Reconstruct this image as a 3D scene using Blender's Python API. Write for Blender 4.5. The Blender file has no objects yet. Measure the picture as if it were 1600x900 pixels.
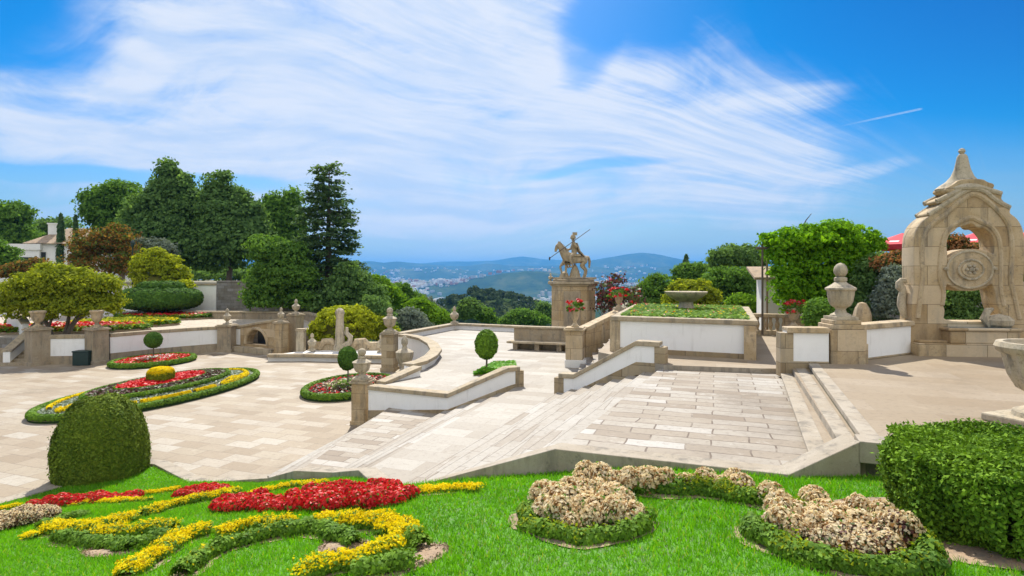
import bpy, bmesh, math, random
import numpy as np
from mathutils import Vector, Matrix
from mathutils.geometry import delaunay_2d_cdt
random.seed(7); RNG = np.random.default_rng(11)
R = math.radians
sc = bpy.context.scene
COL = sc.collection

# ------------------------------------------------------------------ camera, sky, sun, exposure
F, HZ, HC = 900.0, 430.0, 5.9
cam = bpy.data.cameras.new('camera'); camo = bpy.data.objects.new('camera', cam); COL.objects.link(camo)
cam.sensor_width = 36; cam.lens = 36*F/1600; cam.shift_y = -(450-HZ)/1600
cam.clip_start = 0.1; cam.clip_end = 60000
camo.location = (0, 0, HC); camo.rotation_euler = (R(90), 0, 0)
sc.camera = camo

SUN_EL, SUN_AZ = 50.0, -8.0
sun = bpy.data.lights.new('sun', 'SUN'); suno = bpy.data.objects.new('sun', sun); COL.objects.link(suno)
sun.energy = 3.6; sun.angle = R(0.5); sun.color = (1.0, 0.95, 0.86)
sd = Vector((math.sin(R(SUN_AZ))*math.cos(R(SUN_EL)), math.cos(R(SUN_AZ))*math.cos(R(SUN_EL)), math.sin(R(SUN_EL))))
suno.rotation_euler = (-sd).to_track_quat('-Z', 'Y').to_euler(); suno.location = (0, 60, 80)

sc.view_settings.view_transform = 'Standard'; sc.view_settings.look = 'None'
sc.view_settings.gamma = 1; sc.view_settings.use_curve_mapping = False
sc.view_settings.exposure = 0.95
sc.render.engine = 'CYCLES'
try:
    sc.cycles.use_denoising = True
    sc.cycles.max_bounces = 8; sc.cycles.transparent_max_bounces = 4; sc.cycles.volume_bounces = 1
    sc.cycles.diffuse_bounces = 4; sc.cycles.transmission_bounces = 4
    sc.cycles.sample_clamp_indirect = 6
except Exception: pass

class NT:
    """small helper to write node trees as expressions"""
    def __init__(self, tree): self.t = tree; self.n = tree.nodes; self.l = tree.links
    def add(self, typ, **kw):
        nd = self.n.new(typ)
        for k, v in kw.items(): setattr(nd, k, v)
        return nd
    def put(self, sock, v):
        if isinstance(v, bpy.types.NodeSocket): self.l.new(v, sock)
        elif v is not None: sock.default_value = v
    def m(self, op, a, b=None, c=None, clamp=False):
        nd = self.add('ShaderNodeMath', operation=op); nd.use_clamp = clamp
        self.put(nd.inputs[0], a); self.put(nd.inputs[1], b); self.put(nd.inputs[2], c)
        return nd.outputs[0]
    def noise(self, vec, scale, detail=4, rough=.55, dist=0, out=0):
        nd = self.add('ShaderNodeTexNoise'); self.put(nd.inputs['Vector'], vec)
        nd.inputs['Scale'].default_value = scale; nd.inputs['Detail'].default_value = detail
        nd.inputs['Roughness'].default_value = rough; nd.inputs['Distortion'].default_value = dist
        return nd.outputs[out]
    def ramp(self, fac, stops, interp='LINEAR'):
        nd = self.add('ShaderNodeValToRGB'); nd.color_ramp.interpolation = interp
        e = nd.color_ramp.elements
        while len(e) < len(stops): e.new(.5)
        for i, (p, c) in enumerate(stops):
            e[i].position = p; e[i].color = (*c, 1) if len(c) == 3 else c
        self.put(nd.inputs[0], fac); return nd.outputs[0]
    def mix(self, fac, a, b, typ='MIX'):
        nd = self.add('ShaderNodeMix', data_type='RGBA', blend_type=typ)
        self.put(nd.inputs[0], fac)
        self.put(nd.inputs[6], (*a, 1) if isinstance(a, tuple) and len(a) == 3 else a)
        self.put(nd.inputs[7], (*b, 1) if isinstance(b, tuple) and len(b) == 3 else b)
        return nd.outputs[2]
    def smooth(self, v, a, b):
        nd = self.add('ShaderNodeMapRange', interpolation_type='SMOOTHSTEP')
        self.put(nd.inputs[0], v); nd.inputs[1].default_value = a; nd.inputs[2].default_value = b
        return nd.outputs[0]
    def comb(self, x, y, z):
        nd = self.add('ShaderNodeCombineXYZ')
        self.put(nd.inputs[0], x); self.put(nd.inputs[1], y); self.put(nd.inputs[2], z); return nd.outputs[0]
    def sep(self, v):
        nd = self.add('ShaderNodeSeparateXYZ'); self.put(nd.inputs[0], v); return nd.outputs

world = bpy.data.worlds.new('World'); sc.world = world; world.use_nodes = True
w = NT(world.node_tree); w.n.clear()
sky = w.add('ShaderNodeTexSky', sky_type='NISHITA'); sky.sun_disc = False
sky.sun_elevation = R(SUN_EL); sky.sun_rotation = R(SUN_AZ); sky.altitude = 400
sky.air_density = 1.0; sky.dust_density = 1.3; sky.ozone_density = 2.2
hs = w.add('ShaderNodeHueSaturation'); hs.inputs['Saturation'].default_value = 1.2; hs.inputs['Value'].default_value = 1.0
w.l.new(sky.outputs[0], hs.inputs['Color'])
def vm(op, a, b=None, scale=None):
    nd = w.add('ShaderNodeVectorMath', operation=op); w.put(nd.inputs[0], a)
    if b is not None: w.put(nd.inputs[1], b)
    if scale is not None: nd.inputs['Scale'].default_value = scale
    return nd.outputs[0]
gm = w.add('ShaderNodeGamma'); gm.inputs[1].default_value = 1.75
w.l.new(vm('SCALE', hs.outputs[0], scale=.125), gm.inputs[0])
SKY = vm('MAXIMUM', vm('MULTIPLY', vm('SUBTRACT', gm.outputs[0], (.128, .034, 0)), (5.0, 5.1, 5.25)), (.01, .02, .02))
tc = w.add('ShaderNodeTexCoord'); dx, dy, dz = w.sep(tc.outputs['Generated'])
ys = w.m('MAXIMUM', dy, 0.05)
u = w.m('DIVIDE', dx, ys); v = w.m('DIVIDE', dz, ys)          # a gnomonic chart of the sky towards the valley
P2 = w.comb(u, v, 0)
def sub_noise(vec, sc_, amp, det=3):
    nd = w.add('ShaderNodeTexNoise'); w.put(nd.inputs['Vector'], vec); nd.inputs['Scale'].default_value = sc_; nd.inputs['Detail'].default_value = det
    a = w.add('ShaderNodeVectorMath', operation='SUBTRACT'); w.l.new(nd.outputs['Color'], a.inputs[0]); a.inputs[1].default_value = (.5, .5, .5)
    b = w.add('ShaderNodeVectorMath', operation='SCALE'); w.l.new(a.outputs[0], b.inputs[0]); b.inputs['Scale'].default_value = amp
    return b.outputs[0]
def vadd(a, b):
    nd = w.add('ShaderNodeVectorMath', operation='ADD'); w.put(nd.inputs[0], a); w.put(nd.inputs[1], b); return nd.outputs[0]
Pw = vadd(vadd(P2, sub_noise(P2, 1.5, .20, 2)), sub_noise(P2, 4.0, .03, 2))
uw, vw, _ = w.sep(Pw)
def px(x, y): return ((x-800)/900.0, (430-y)/900.0)
def ell(cx, cy, rx, ry, rot=0):
    c = px(cx, cy); a = R(rot)
    du = w.m('SUBTRACT', uw, c[0]); dv = w.m('SUBTRACT', vw, c[1])
    p = w.m('ADD', w.m('MULTIPLY', du, math.cos(a)*900/rx), w.m('MULTIPLY', dv, math.sin(a)*900/rx))
    q = w.m('ADD', w.m('MULTIPLY', du, -math.sin(a)*900/ry), w.m('MULTIPLY', dv, math.cos(a)*900/ry))
    r2 = w.m('ADD', w.m('MULTIPLY', p, p), w.m('MULTIPLY', q, q))
    return w.smooth(r2, 1.6, 0.1)
# streak chart: parallel cirrus bands that meet low on the right
cu, cv = px(1560, 330)
duu = w.m('SUBTRACT', cu, uw); dvv = w.m('SUBTRACT', vw, cv)
th = w.m('ARCTAN2', dvv, w.m('MAXIMUM', duu, .02)); rr = w.m('SQRT', w.m('ADD', w.m('MULTIPLY', duu, duu), w.m('MULTIPLY', dvv, dvv)))
st1 = w.noise(w.comb(w.m('MULTIPLY', th, 9), w.m('MULTIPLY', rr, 1.1), 0), 1.6, 6, .55, .2)
st2 = w.noise(w.comb(w.m('MULTIPLY', th, 22), w.m('MULTIPLY', rr, 2.2), 4), 1.5, 6, .58, .3)
rx_ = w.add('ShaderNodeMapping'); w.put(rx_.inputs[0], Pw); rx_.inputs['Rotation'].default_value = (0, 0, R(-24)); rx_.inputs['Scale'].default_value = (1.0, 2.6, 1)
puff = w.noise(rx_.outputs[0], 3.6, 9, .62, .5)
cov = w.m('MAXIMUM', ell(560, 165, 760, 215, -4), w.m('MULTIPLY', ell(1010, 215, 330, 125, -14), 1.0))
cov = w.m('MAXIMUM', cov, w.m('MULTIPLY', ell(700, 20, 300, 130, -20), 1.1))
cov = w.m('SUBTRACT', cov, w.m('MULTIPLY', ell(915, 62, 48, 80, -22), .6))
cov = w.m('SUBTRACT', cov, w.m('MULTIPLY', ell(1010, 40, 60, 60, 0), .35))
cov = w.m('SUBTRACT', cov, w.m('MULTIPLY', ell(930, 262, 120, 9, 4), .5))
cov = w.m('SUBTRACT', cov, w.m('MULTIPLY', ell(20, 30, 200, 80, -10), .55))
cov = w.m('SUBTRACT', cov, w.m('MULTIPLY', ell(120, 155, 190, 22, -5), .4))
cov = w.m('SUBTRACT', cov, w.m('MULTIPLY', ell(200, 268, 330, 16, -3), .65))
cov = w.m('ADD', cov, w.m('MULTIPLY', ell(150, 330, 520, 14, 0), .5))
cov = w.m('ADD', cov, w.m('MULTIPLY', ell(1300, 262, 120, 14, 12), .32))
cov = w.m('ADD', cov, w.m('MULTIPLY', ell(1235, 128, 90, 22, 5), .26))
st3 = w.noise(w.comb(w.m('MULTIPLY', th, 48), w.m('MULTIPLY', rr, 4.5), 8), 1.5, 5, .6, .3)
nz = w.m('ADD', w.m('MULTIPLY', w.m('SUBTRACT', st1, .5), 1.2), w.m('ADD', w.m('MULTIPLY', w.m('SUBTRACT', st2, .5), .42), w.m('ADD', w.m('MULTIPLY', w.m('SUBTRACT', puff, .5), 2.1), w.m('MULTIPLY', w.m('SUBTRACT', st3, .5), .18))))
den = w.m('ADD', w.m('MULTIPLY', cov, .97), w.m('MULTIPLY', nz, w.m('ADD', .16, w.m('MULTIPLY', cov, .85))))
den = w.smooth(den, .06, .98)
# thin veil low over the valley and the short contrail
veil = w.m('MULTIPLY', w.smooth(v, .30, -.01), w.m('ADD', .72, w.m('MULTIPLY', w.m('SUBTRACT', st1, .5), .9)), None, True)
c0, c1 = px(1300, 200), px(1440, 170)
cl = math.hypot(c1[0]-c0[0], c1[1]-c0[1]); ca = ((c1[0]-c0[0])/cl, (c1[1]-c0[1])/cl)
du0 = w.m('SUBTRACT', u, c0[0]); dv0 = w.m('SUBTRACT', v, c0[1])
al = w.m('ADD', w.m('MULTIPLY', du0, ca[0]), w.m('MULTIPLY', dv0, ca[1]))
pe = w.m('ABSOLUTE', w.m('ADD', w.m('MULTIPLY', du0, -ca[1]), w.m('MULTIPLY', dv0, ca[0])))
trail = w.m('MULTIPLY', w.m('MULTIPLY', w.smooth(pe, .0028, .0004), w.smooth(al, -.03, .1)), w.smooth(al, cl+.004, cl-.004))
den = w.m('MAXIMUM', den, w.m('MULTIPLY', trail, .38))
fwd = w.smooth(dy, .05, .25)
den = w.m('MULTIPLY', den, fwd, None, True)
cloudcol = w.mix(w.smooth(w.m('ADD', st2, w.m('MULTIPLY', puff, .6)), .62, .98), (2.9, 3.5, 4.5), (4.0, 4.2, 4.6))
# unseen cloud deck overhead and behind, far brighter, added for frontal fill light
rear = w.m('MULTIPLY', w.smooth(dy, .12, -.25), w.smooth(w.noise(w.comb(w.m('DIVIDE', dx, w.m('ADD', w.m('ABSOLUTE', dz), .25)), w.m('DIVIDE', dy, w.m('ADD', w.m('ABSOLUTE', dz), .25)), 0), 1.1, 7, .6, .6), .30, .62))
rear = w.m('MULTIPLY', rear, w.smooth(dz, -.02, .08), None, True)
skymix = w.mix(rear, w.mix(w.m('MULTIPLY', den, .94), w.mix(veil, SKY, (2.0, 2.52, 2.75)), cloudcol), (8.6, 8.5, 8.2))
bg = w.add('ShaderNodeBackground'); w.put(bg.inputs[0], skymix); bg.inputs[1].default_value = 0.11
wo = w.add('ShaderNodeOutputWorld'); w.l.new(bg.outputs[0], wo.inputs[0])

# ------------------------------------------------------------------ coordinates of the photo as places on the ground
def G(x, y, z=0.0):
    Y = (HC-z)*F/(y-HZ); return Vector(((x-800)/F*Y, Y, z))
def A(x, y, Y): return Vector(((x-800)/F*Y, Y, HC-(y-HZ)/F*Y))
ES = Vector((math.cos(R(19.6)), -math.sin(R(19.6)), 0)); ET = Vector((math.sin(R(19.6)), math.cos(R(19.6)), 0))

# ------------------------------------------------------------------ materials
def new_mat(name):
    m = bpy.data.materials.new(name); m.use_nodes = True
    t = NT(m.node_tree); t.n.clear()
    out = t.add('ShaderNodeOutputMaterial'); p = t.add('ShaderNodeBsdfPrincipled'); t.l.new(p.outputs[0], out.inputs[0])
    return m, t, p, out
def ocoord(t):
    return t.add('ShaderNodeTexCoord').outputs['Object']
def wcoord(t):
    return t.add('ShaderNodeNewGeometry').outputs['Position']
def bump(t, p, h, strength=.3, dist=.02):
    b = t.add('ShaderNodeBump'); b.inputs['Strength'].default_value = strength; b.inputs['Distance'].default_value = dist
    t.put(b.inputs['Height'], h); t.l.new(b.outputs[0], p.inputs['Normal'])
def stone(name, c1, c2, c3=None, scale=1.0, rough=.85, course=None, stain=.5):
    m, t, p, o = new_mat(name); P = wcoord(t)
    n1 = t.noise(P, 1.3*scale, 6, .6); n2 = t.noise(P, 14*scale, 4, .7); n3 = t.noise(P, 70*scale, 2, .6)
    c = t.mix(t.smooth(n1, .3, .7), c1, c2)
    c = t.mix(t.m('MULTIPLY', t.smooth(n2, .5, .72), stain), c, c3 or tuple(x*.5 for x in c1))
    c = t.mix(t.m('MULTIPLY', t.smooth(n3, .55, .7), .35), c, tuple(x*.55 for x in c1))
    X_, Y_, Z_ = t.sep(P)
    ws = t.noise(t.comb(t.m('MULTIPLY', X_, 3.2), t.m('MULTIPLY', Y_, 3.2), t.m('MULTIPLY', Z_, .55)), 1.0*scale, 6, .65)
    wp_ = t.noise(P, 3.1*scale, 7, .7, .6)
    c = t.mix(t.m('MULTIPLY', t.smooth(ws, .47, .70), .72), c, (.145, .13, .105))
    lich = t.noise(P, 5.5*scale, 8, .75); c = t.mix(t.m('MULTIPLY', t.smooth(lich, .55, .66), .55), c, (.12, .11, .085))
    c = t.mix(t.m('MULTIPLY', t.smooth(wp_, .56, .70), .45), c, tuple(min(1, q*1.3) for q in c2))
    h = t.m('ADD', n2, t.m('ADD', t.m('MULTIPLY', n3, .5), t.m('MULTIPLY', wp_, .8)))
    if course:
        x, y, z = t.sep(P)
        br = t.add('ShaderNodeTexBrick'); t.put(br.inputs['Vector'], t.comb(t.m('ADD', t.m('MULTIPLY', x, .9), t.m('MULTIPLY', y, .43)), z, 0))
        br.inputs['Scale'].default_value = 1; br.inputs['Brick Width'].default_value = course[0]; br.inputs['Row Height'].default_value = course[1]
        br.inputs['Mortar Size'].default_value = .008; br.inputs['Mortar Smooth'].default_value = .3
        br.inputs['Color1'].default_value = (0, 0, 0, 1); br.inputs['Color2'].default_value = (1, 1, 1, 1)
        bv = t.sep(br.outputs['Color'])[0]; c = t.mix(t.m('MULTIPLY', t.smooth(bv, .55, 1), .55), c, tuple(min(1, q*k_) for q, k_ in zip(c2, (1.2, 1.25, 1.4)))); c = t.mix(t.m('MULTIPLY', t.smooth(bv, .45, 0), .5), c, tuple(q*k_ for q, k_ in zip(c1, (.72, .64, .52))))
        c = t.mix(t.m('MULTIPLY', br.outputs['Fac'], .75), c, tuple(q*.25 for q in c1))
        h = t.m('SUBTRACT', h, t.m('MULTIPLY', br.outputs['Fac'], 1.5))
    t.put(p.inputs['Base Color'], c); p.inputs['Roughness'].default_value = rough
    bump(t, p, h, .35, .02); return m
def plaster(name, base=(.88, .87, .84)):
    m, t, p, o = new_mat(name); P = wcoord(t); x, y, z = t.sep(P)
    n1 = t.noise(P, 2.0, 6, .65); n2 = t.noise(t.comb(t.m('MULTIPLY', x, 6), t.m('MULTIPLY', y, 6), t.m('MULTIPLY', z, .8)), 1.2, 5, .6)
    c = t.mix(t.m('MULTIPLY', t.smooth(n1, .45, .75), .22), base, (.62, .59, .53))
    c = t.mix(t.m('MULTIPLY', t.smooth(n2, .54, .80), .26), c, (.42, .40, .35))
    t.put(p.inputs['Base Color'], c); p.inputs['Roughness'].default_value = .8
    bump(t, p, t.noise(P, 30, 4, .6), .15, .01); return m
def paving(name, stops, bw, rh, ang, mortar=(.25, .2, .15), mort=.012, warp=.03, jitter=.0, joint=.8, freq=2, offset=.5, squash=1.0):
    m, t, p, o = new_mat(name); P = wcoord(t)
    mp = t.add('ShaderNodeMapping'); t.put(mp.inputs[0], P); mp.inputs['Rotation'].default_value = (0, 0, ang)
    nz = t.add('ShaderNodeTexNoise'); t.put(nz.inputs['Vector'], P); nz.inputs['Scale'].default_value = .9
    s = t.add('ShaderNodeVectorMath', operation='SCALE'); t.l.new(nz.outputs['Color'], s.inputs[0]); s.inputs['Scale'].default_value = warp*2
    a = t.add('ShaderNodeVectorMath', operation='ADD'); t.l.new(mp.outputs[0], a.inputs[0]); t.l.new(s.outputs[0], a.inputs[1])
    def brick(w_, h_, off, sq):
        br = t.add('ShaderNodeTexBrick'); t.l.new(a.outputs[0], br.inputs['Vector']); br.offset = off; br.offset_frequency = freq; br.squash = sq; br.squash_frequency = 3
        br.inputs['Scale'].default_value = 1; br.inputs['Brick Width'].default_value = w_; br.inputs['Row Height'].default_value = h_
        br.inputs['Mortar Size'].default_value = mort; br.inputs['Mortar Smooth'].default_value = .2
        br.inputs['Color1'].default_value = (0, 0, 0, 1); br.inputs['Color2'].default_value = (1, 1, 1, 1); br.inputs['Mortar'].default_value = (.5, .5, .5, 1)
        return br
    b1 = brick(bw, rh, offset, squash)
    c = t.ramp(b1.outputs['Color'], stops)
    n1 = t.noise(P, .5, 5, .6); n2 = t.noise(P, 9, 5, .65); n3 = t.noise(P, 60, 2, .5)
    c = t.mix(t.m('MULTIPLY', t.smooth(n1, .42, .7), .35), c, stops[0][1])
    c = t.mix(t.m('MULTIPLY', t.smooth(n2, .50, .72), .45), c, tuple(q*.6 for q in stops[0][1])); n6 = t.noise(P, 26, 3, .7); c = t.mix(t.m('MULTIPLY', t.smooth(n6, .60, .72), .5), c, (.13, .105, .08))
    c = t.mix(t.m('MULTIPLY', t.smooth(n3, .55, .75), .2), c, (.2, .17, .13))
    n4 = t.noise(P, .22, 6, .7); c = t.mix(t.m('MULTIPLY', t.smooth(n4, .52, .70), .45), c, tuple(q*.62 for q in stops[0][1])); n5 = t.noise(P, 2.3, 6, .7)
    c = t.mix(t.m('MULTIPLY', t.smooth(n5, .58, .72), .4), c, tuple(min(1, q*1.25) for q in stops[-1][1]))
    jn = t.smooth(t.noise(P, 1.7, 3, .6), .28, .55)
    c = t.mix(t.m('MULTIPLY', t.m('MULTIPLY', b1.outputs['Fac'], jn), joint), c, mortar)
    t.put(p.inputs['Base Color'], c); p.inputs['Roughness'].default_value = .72
    bump(t, p, t.m('SUBTRACT', t.m('MULTIPLY', n2, .4), b1.outputs['Fac']), .4, .012); return m
def leafmat(name, dark, light, trans=.35, gloss=.5, tcol=None, spot=None):
    m, t, p, o = new_mat(name)
    g = t.add('ShaderNodeNewGeometry'); rnd = g.outputs['Random Per Island']
    n = t.noise(g.outputs['Position'], 1.1, 3, .6)
    n2 = t.noise(g.outputs['Position'], .38, 4, .65)
    f = t.m('ADD', t.m('MULTIPLY', rnd, .65), t.m('ADD', t.m('MULTIPLY', t.m('SUBTRACT', n, .5), .9), t.m('MULTIPLY', t.m('SUBTRACT', n2, .5), .8)))
    c = t.ramp(t.m('ADD', f, .12), [(0, dark), (1, light)])
    if spot: c = t.mix(t.m('GREATER_THAN', rnd, 1-spot[1]), c, spot[0])
    t.put(p.inputs['Base Color'], c); p.inputs['Roughness'].default_value = gloss
    p.inputs['Specular IOR Level'].default_value = .3
    tr = t.add('ShaderNodeBsdfTranslucent')
    tm = t.mix(1.0, c, (*(tcol or (1.15, 1.1, .55)),), 'MULTIPLY'); t.put(tr.inputs[0], tm)
    mx = t.add('ShaderNodeMixShader'); mx.inputs[0].default_value = trans
    t.l.new(p.outputs[0], mx.inputs[1]); t.l.new(tr.outputs[0], mx.inputs[2]); t.l.new(mx.outputs[0], o.inputs[0])
    return m
def flat(name, c, rough=.6, metal=0, var=.25, sc_=6):
    m, t, p, o = new_mat(name); n = t.noise(wcoord(t), sc_, 5, .6)
    t.put(p.inputs['Base Color'], t.mix(t.m('MULTIPLY', t.smooth(n, .35, .7), var*2), c, tuple(q*.55 for q in c)))
    p.inputs['Roughness'].default_value = rough; p.inputs['Metallic'].default_value = metal; return m

PAV = dict(
 plaza=paving('plaza_slabs', [(0, (.25, .19, .12)), (.3, (.315, .25, .17)), (.65, (.345, .285, .20)), (.85, (.365, .31, .235)), (1, (.415, .372, .30))], 1.15, .62, R(19.6), warp=.03, joint=.95, mort=.012, mortar=(.17, .13, .09)),
 upper=paving('upper_slabs', [(0, (.215, .165, .112)), (.3, (.30, .25, .185)), (.7, (.345, .305, .245)), (.88, (.375, .34, .285)), (1, (.445, .42, .375))], 1.05, .40, R(19.6), mort=.017, warp=.09, joint=1.0, offset=.38, mortar=(.12, .085, .055)),
 mid=paving('terrace_slabs', [(0, (.29, .25, .195)), (.5, (.345, .31, .255)), (1, (.40, .37, .315))], 1.4, .7, R(19.6), joint=.5, mort=.009),
 step=paving('step_slabs', [(0, (.26, .215, .16)), (.4, (.33, .29, .235)), (.8, (.365, .335, .285)), (1, (.43, .405, .36))], .62, 1.5, R(19.6), mort=.010, warp=.03, joint=.8, mortar=(.15, .115, .08)),
 right=paving('right_terrace_slabs', [(0, (.26, .195, .12)), (.5, (.295, .23, .15)), (1, (.33, .265, .185))], 1.9, .9, R(19.6), joint=.4, mort=.007))
MS = dict(
 granite=stone('granite', (0.336, 0.26, 0.164), (0.395, 0.323, 0.223), (.20, .16, .11), course=None),
 ashlar=stone('granite_ashlar', (0.336, 0.252, 0.139), (0.403, 0.319, 0.197), (.19, .145, .085), course=(1.1, .42)),
 warm=stone('warm_granite', (.43, .305, .155), (.54, .42, .26), (.25, .17, .08), course=(1.0, .62)),
 warmplain=stone('warm_granite_plain', (.44, .325, .18), (.55, .44, .29), (.23, .16, .08)),
 coping=stone('coping_stone', (0.378, 0.297, 0.18), (0.441, 0.365, 0.252), (.25, .20, .14), stain=.4),
 kerb=stone('kerb_stone', (0.336, 0.281, 0.206), (0.395, 0.344, 0.269), (.30, .25, .18), stain=.35),
 urn=stone('urn_stone', (.42, .35, .235), (.53, .455, .33), (.20, .165, .11), scale=1.6, stain=.6),
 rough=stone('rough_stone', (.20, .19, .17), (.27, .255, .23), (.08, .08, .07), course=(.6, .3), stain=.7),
 moss=stone('mossy_stone', (.16, .15, .09), (.22, .20, .13), (.05, .07, .03), stain=.8),
 white=plaster('white_plaster'), white2=plaster('weathered_plaster', (.76, .74, .69)))
M_SOIL = stone('bed_soil', (.30, .20, .12), (.40, .29, .18), (.16, .10, .06), scale=3)
M_BARK = stone('bark', (.10, .075, .05), (.16, .12, .085), (.04, .03, .02), scale=4)
M_BARKL = stone('pale_bark', (.26, .18, .10), (.34, .25, .15), (.12, .08, .05), scale=4)

# ------------------------------------------------------------------ mesh helpers
def obj(name, me, parent=None, mats=None):
    o = bpy.data.objects.new(name, me); COL.objects.link(o)
    if mats is not None:
        for q in (mats if isinstance(mats, (list, tuple)) else [mats]): me.materials.append(q)
    if parent is not None: o.parent = parent
    return o
def tag(o, label, cat, group=None, kind=None):
    o['label'] = label; o['category'] = cat
    if group: o['group'] = group
    if kind: o['kind'] = kind
    return o
def thing(name, label, cat, loc=(0, 0, 0), rz=0.0, group=None):
    o = bpy.data.objects.new(name, None); COL.objects.link(o); o.empty_display_size = .2
    o.location = loc; o.rotation_euler = (0, 0, rz); return tag(o, label, cat, group)
class MB:
    def __init__(s): s.v = []; s.f = []; s.mi = []
    def add(s, vs, fs, mi=0):
        b = len(s.v); s.v.extend([tuple(q) for q in vs])
        for q in fs: s.f.append([b+i for i in q]); s.mi.append(mi)
        return s
    def box(s, c, d, rz=0, mi=0, top=1.0):
        x, y, z = d[0]/2, d[1]/2, d[2]; ca, sa = math.cos(rz), math.sin(rz); vs = []
        for k, zz in ((1, 0), (top, z)):
            for a, b in ((-x, -y), (x, -y), (x, y), (-x, y)):
                a *= k; b *= k; vs.append((c[0]+a*ca-b*sa, c[1]+a*sa+b*ca, c[2]+zz))
        return s.add(vs, [(3, 2, 1, 0), (4, 5, 6, 7), (0, 1, 5, 4), (1, 2, 6, 5), (2, 3, 7, 6), (3, 0, 4, 7)], mi)
    def prism(s, pts, z0, z1, mt=0, ms=0):
        n = len(pts); z0 = z0 if hasattr(z0, '__len__') else [z0]*n; z1 = z1 if hasattr(z1, '__len__') else [z1]*n
        ar = sum(pts[i][0]*pts[(i+1) % n][1]-pts[(i+1) % n][0]*pts[i][1] for i in range(n))
        if ar < 0: pts = pts[::-1]; z0 = z0[::-1]; z1 = z1[::-1]
        vs = [(p[0], p[1], a) for p, a in zip(pts, z0)]+[(p[0], p[1], a) for p, a in zip(pts, z1)]
        s.add(vs, [list(range(n))[::-1]], ms); b = len(s.v)-2*n
        s.f.append([b+n+i for i in range(n)]); s.mi.append(mt)
        for i in range(n):
            j = (i+1) % n; s.f.append([b+i, b+j, b+n+j, b+n+i]); s.mi.append(ms)
        return s
    def sweep(s, pts, w, z0, z1, mi=0, off=0.0, closed=False):
        """mitred wall along plan points; width w, shifted sideways by off"""
        n = len(pts); z0 = z0 if hasattr(z0, '__len__') else [z0]*n; z1 = z1 if hasattr(z1, '__len__') else [z1]*n
        P = [Vector((p[0], p[1])) for p in pts]; L = []; Rr = []
        for i in range(n):
            a = P[i]-P[i-1] if (i > 0 or closed) else P[1]-P[0]
            b = P[(i+1) % n]-P[i] if (i < n-1 or closed) else P[-1]-P[-2]
            a.normalize(); b.normalize(); nn = Vector((-a.y-b.y, a.x+b.x))
            if nn.length < 1e-4: nn = Vector((-a.y, a.x))
            nn.normalize(); k = 1/max(.35, nn.dot(Vector((-a.y, a.x))))
            L.append(P[i]+nn*(off+w/2)*k); Rr.append(P[i]+nn*(off-w/2)*k)
        vs = []
        for i in range(n): vs += [(L[i].x, L[i].y, z0[i]), (Rr[i].x, Rr[i].y, z0[i]), (Rr[i].x, Rr[i].y, z1[i]), (L[i].x, L[i].y, z1[i])]
        fs = []
        for i in range(n if closed else n-1):
            a, b = 4*i, 4*((i+1) % n)
            for k in range(4): fs.append((a+k, a+(k+1) % 4, b+(k+1) % 4, b+k))
        if not closed: fs += [(3, 2, 1, 0), (4*n-4, 4*n-3, 4*n-2, 4*n-1)]
        return s.add(vs, fs, mi)
    def lathe(s, prof, c=(0, 0, 0), seg=20, mi=0, flute=0, fl=(0, 0), sq=0):
        vs = []; n = len(prof)
        for i in range(seg):
            a = 2*math.pi*i/seg
            for r, z in prof:
                k = 1.0
                if flute and fl[0] <= z <= fl[1]: k = 1-.07*(.5+.5*math.cos(a*flute))
                vs.append((c[0]+r*k*math.cos(a), c[1]+r*k*math.sin(a), c[2]+z))
        fs = []
        for i in range(seg):
            j = (i+1) % seg
            for k in range(n-1): fs.append((i*n+k, j*n+k, j*n+k+1, i*n+k+1))
        s.add(vs, fs, mi); b = len(s.v)-len(vs)
        if prof[0][0] > 1e-3: s.f.append([b+i*n for i in range(seg)][::-1]); s.mi.append(mi)
        if prof[-1][0] > 1e-3: s.f.append([b+i*n+n-1 for i in range(seg)]); s.mi.append(mi)
        return s
    def tube(s, pts, rad, seg=7, mi=0):
        P = [Vector(p) for p in pts]; n = len(P); rad = rad if hasattr(rad, '__len__') else [rad]*n; vs = []
        for i in range(n):
            d = (P[min(i+1, n-1)]-P[max(i-1, 0)]).normalized()
            a = d.orthogonal().normalized() if i == 0 else (pa-d*pa.dot(d)).normalized()
            pa = a; b = d.cross(a)
            for k in range(seg):
                t = 2*math.pi*k/seg; vs.append(P[i]+(a*math.cos(t)+b*math.sin(t))*rad[i])
        fs = [(i*seg+k, i*seg+(k+1) % seg, (i+1)*seg+(k+1) % seg, (i+1)*seg+k) for i in range(n-1) for k in range(seg)]
        fs += [list(range(seg))[::-1], [(n-1)*seg+k for k in range(seg)]]
        return s.add(vs, fs, mi)
    def build(s, name, mats, parent=None, smooth=False, bevel=0, loc=None):
        me = bpy.data.meshes.new(name); me.from_pydata(s.v, [], s.f); me.polygons.foreach_set('material_index', s.mi)
        bm = bmesh.new(); bm.from_mesh(me); bmesh.ops.recalc_face_normals(bm, faces=bm.faces); bm.to_mesh(me); bm.free()
        if smooth:
            me.polygons.foreach_set('use_smooth', [True]*len(me.polygons))
            try: me.set_sharp_from_angle(angle=R(38))
            except Exception: pass
        me.update(); o = obj(name, me, parent, mats)
        if bevel:
            b = o.modifiers.new('Bevel', 'BEVEL'); b.width = bevel; b.segments = 2; b.limit_method = 'ANGLE'; b.angle_limit = R(40)
        if loc is not None: o.location = loc
        return o
def copy_tree(o, parent=None):
    c = o.copy(); COL.objects.link(c)
    if parent is not None: c.parent = parent; c.matrix_parent_inverse = o.matrix_parent_inverse.copy()
    for ch in list(o.children): copy_tree(ch, c)
    return c

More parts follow.
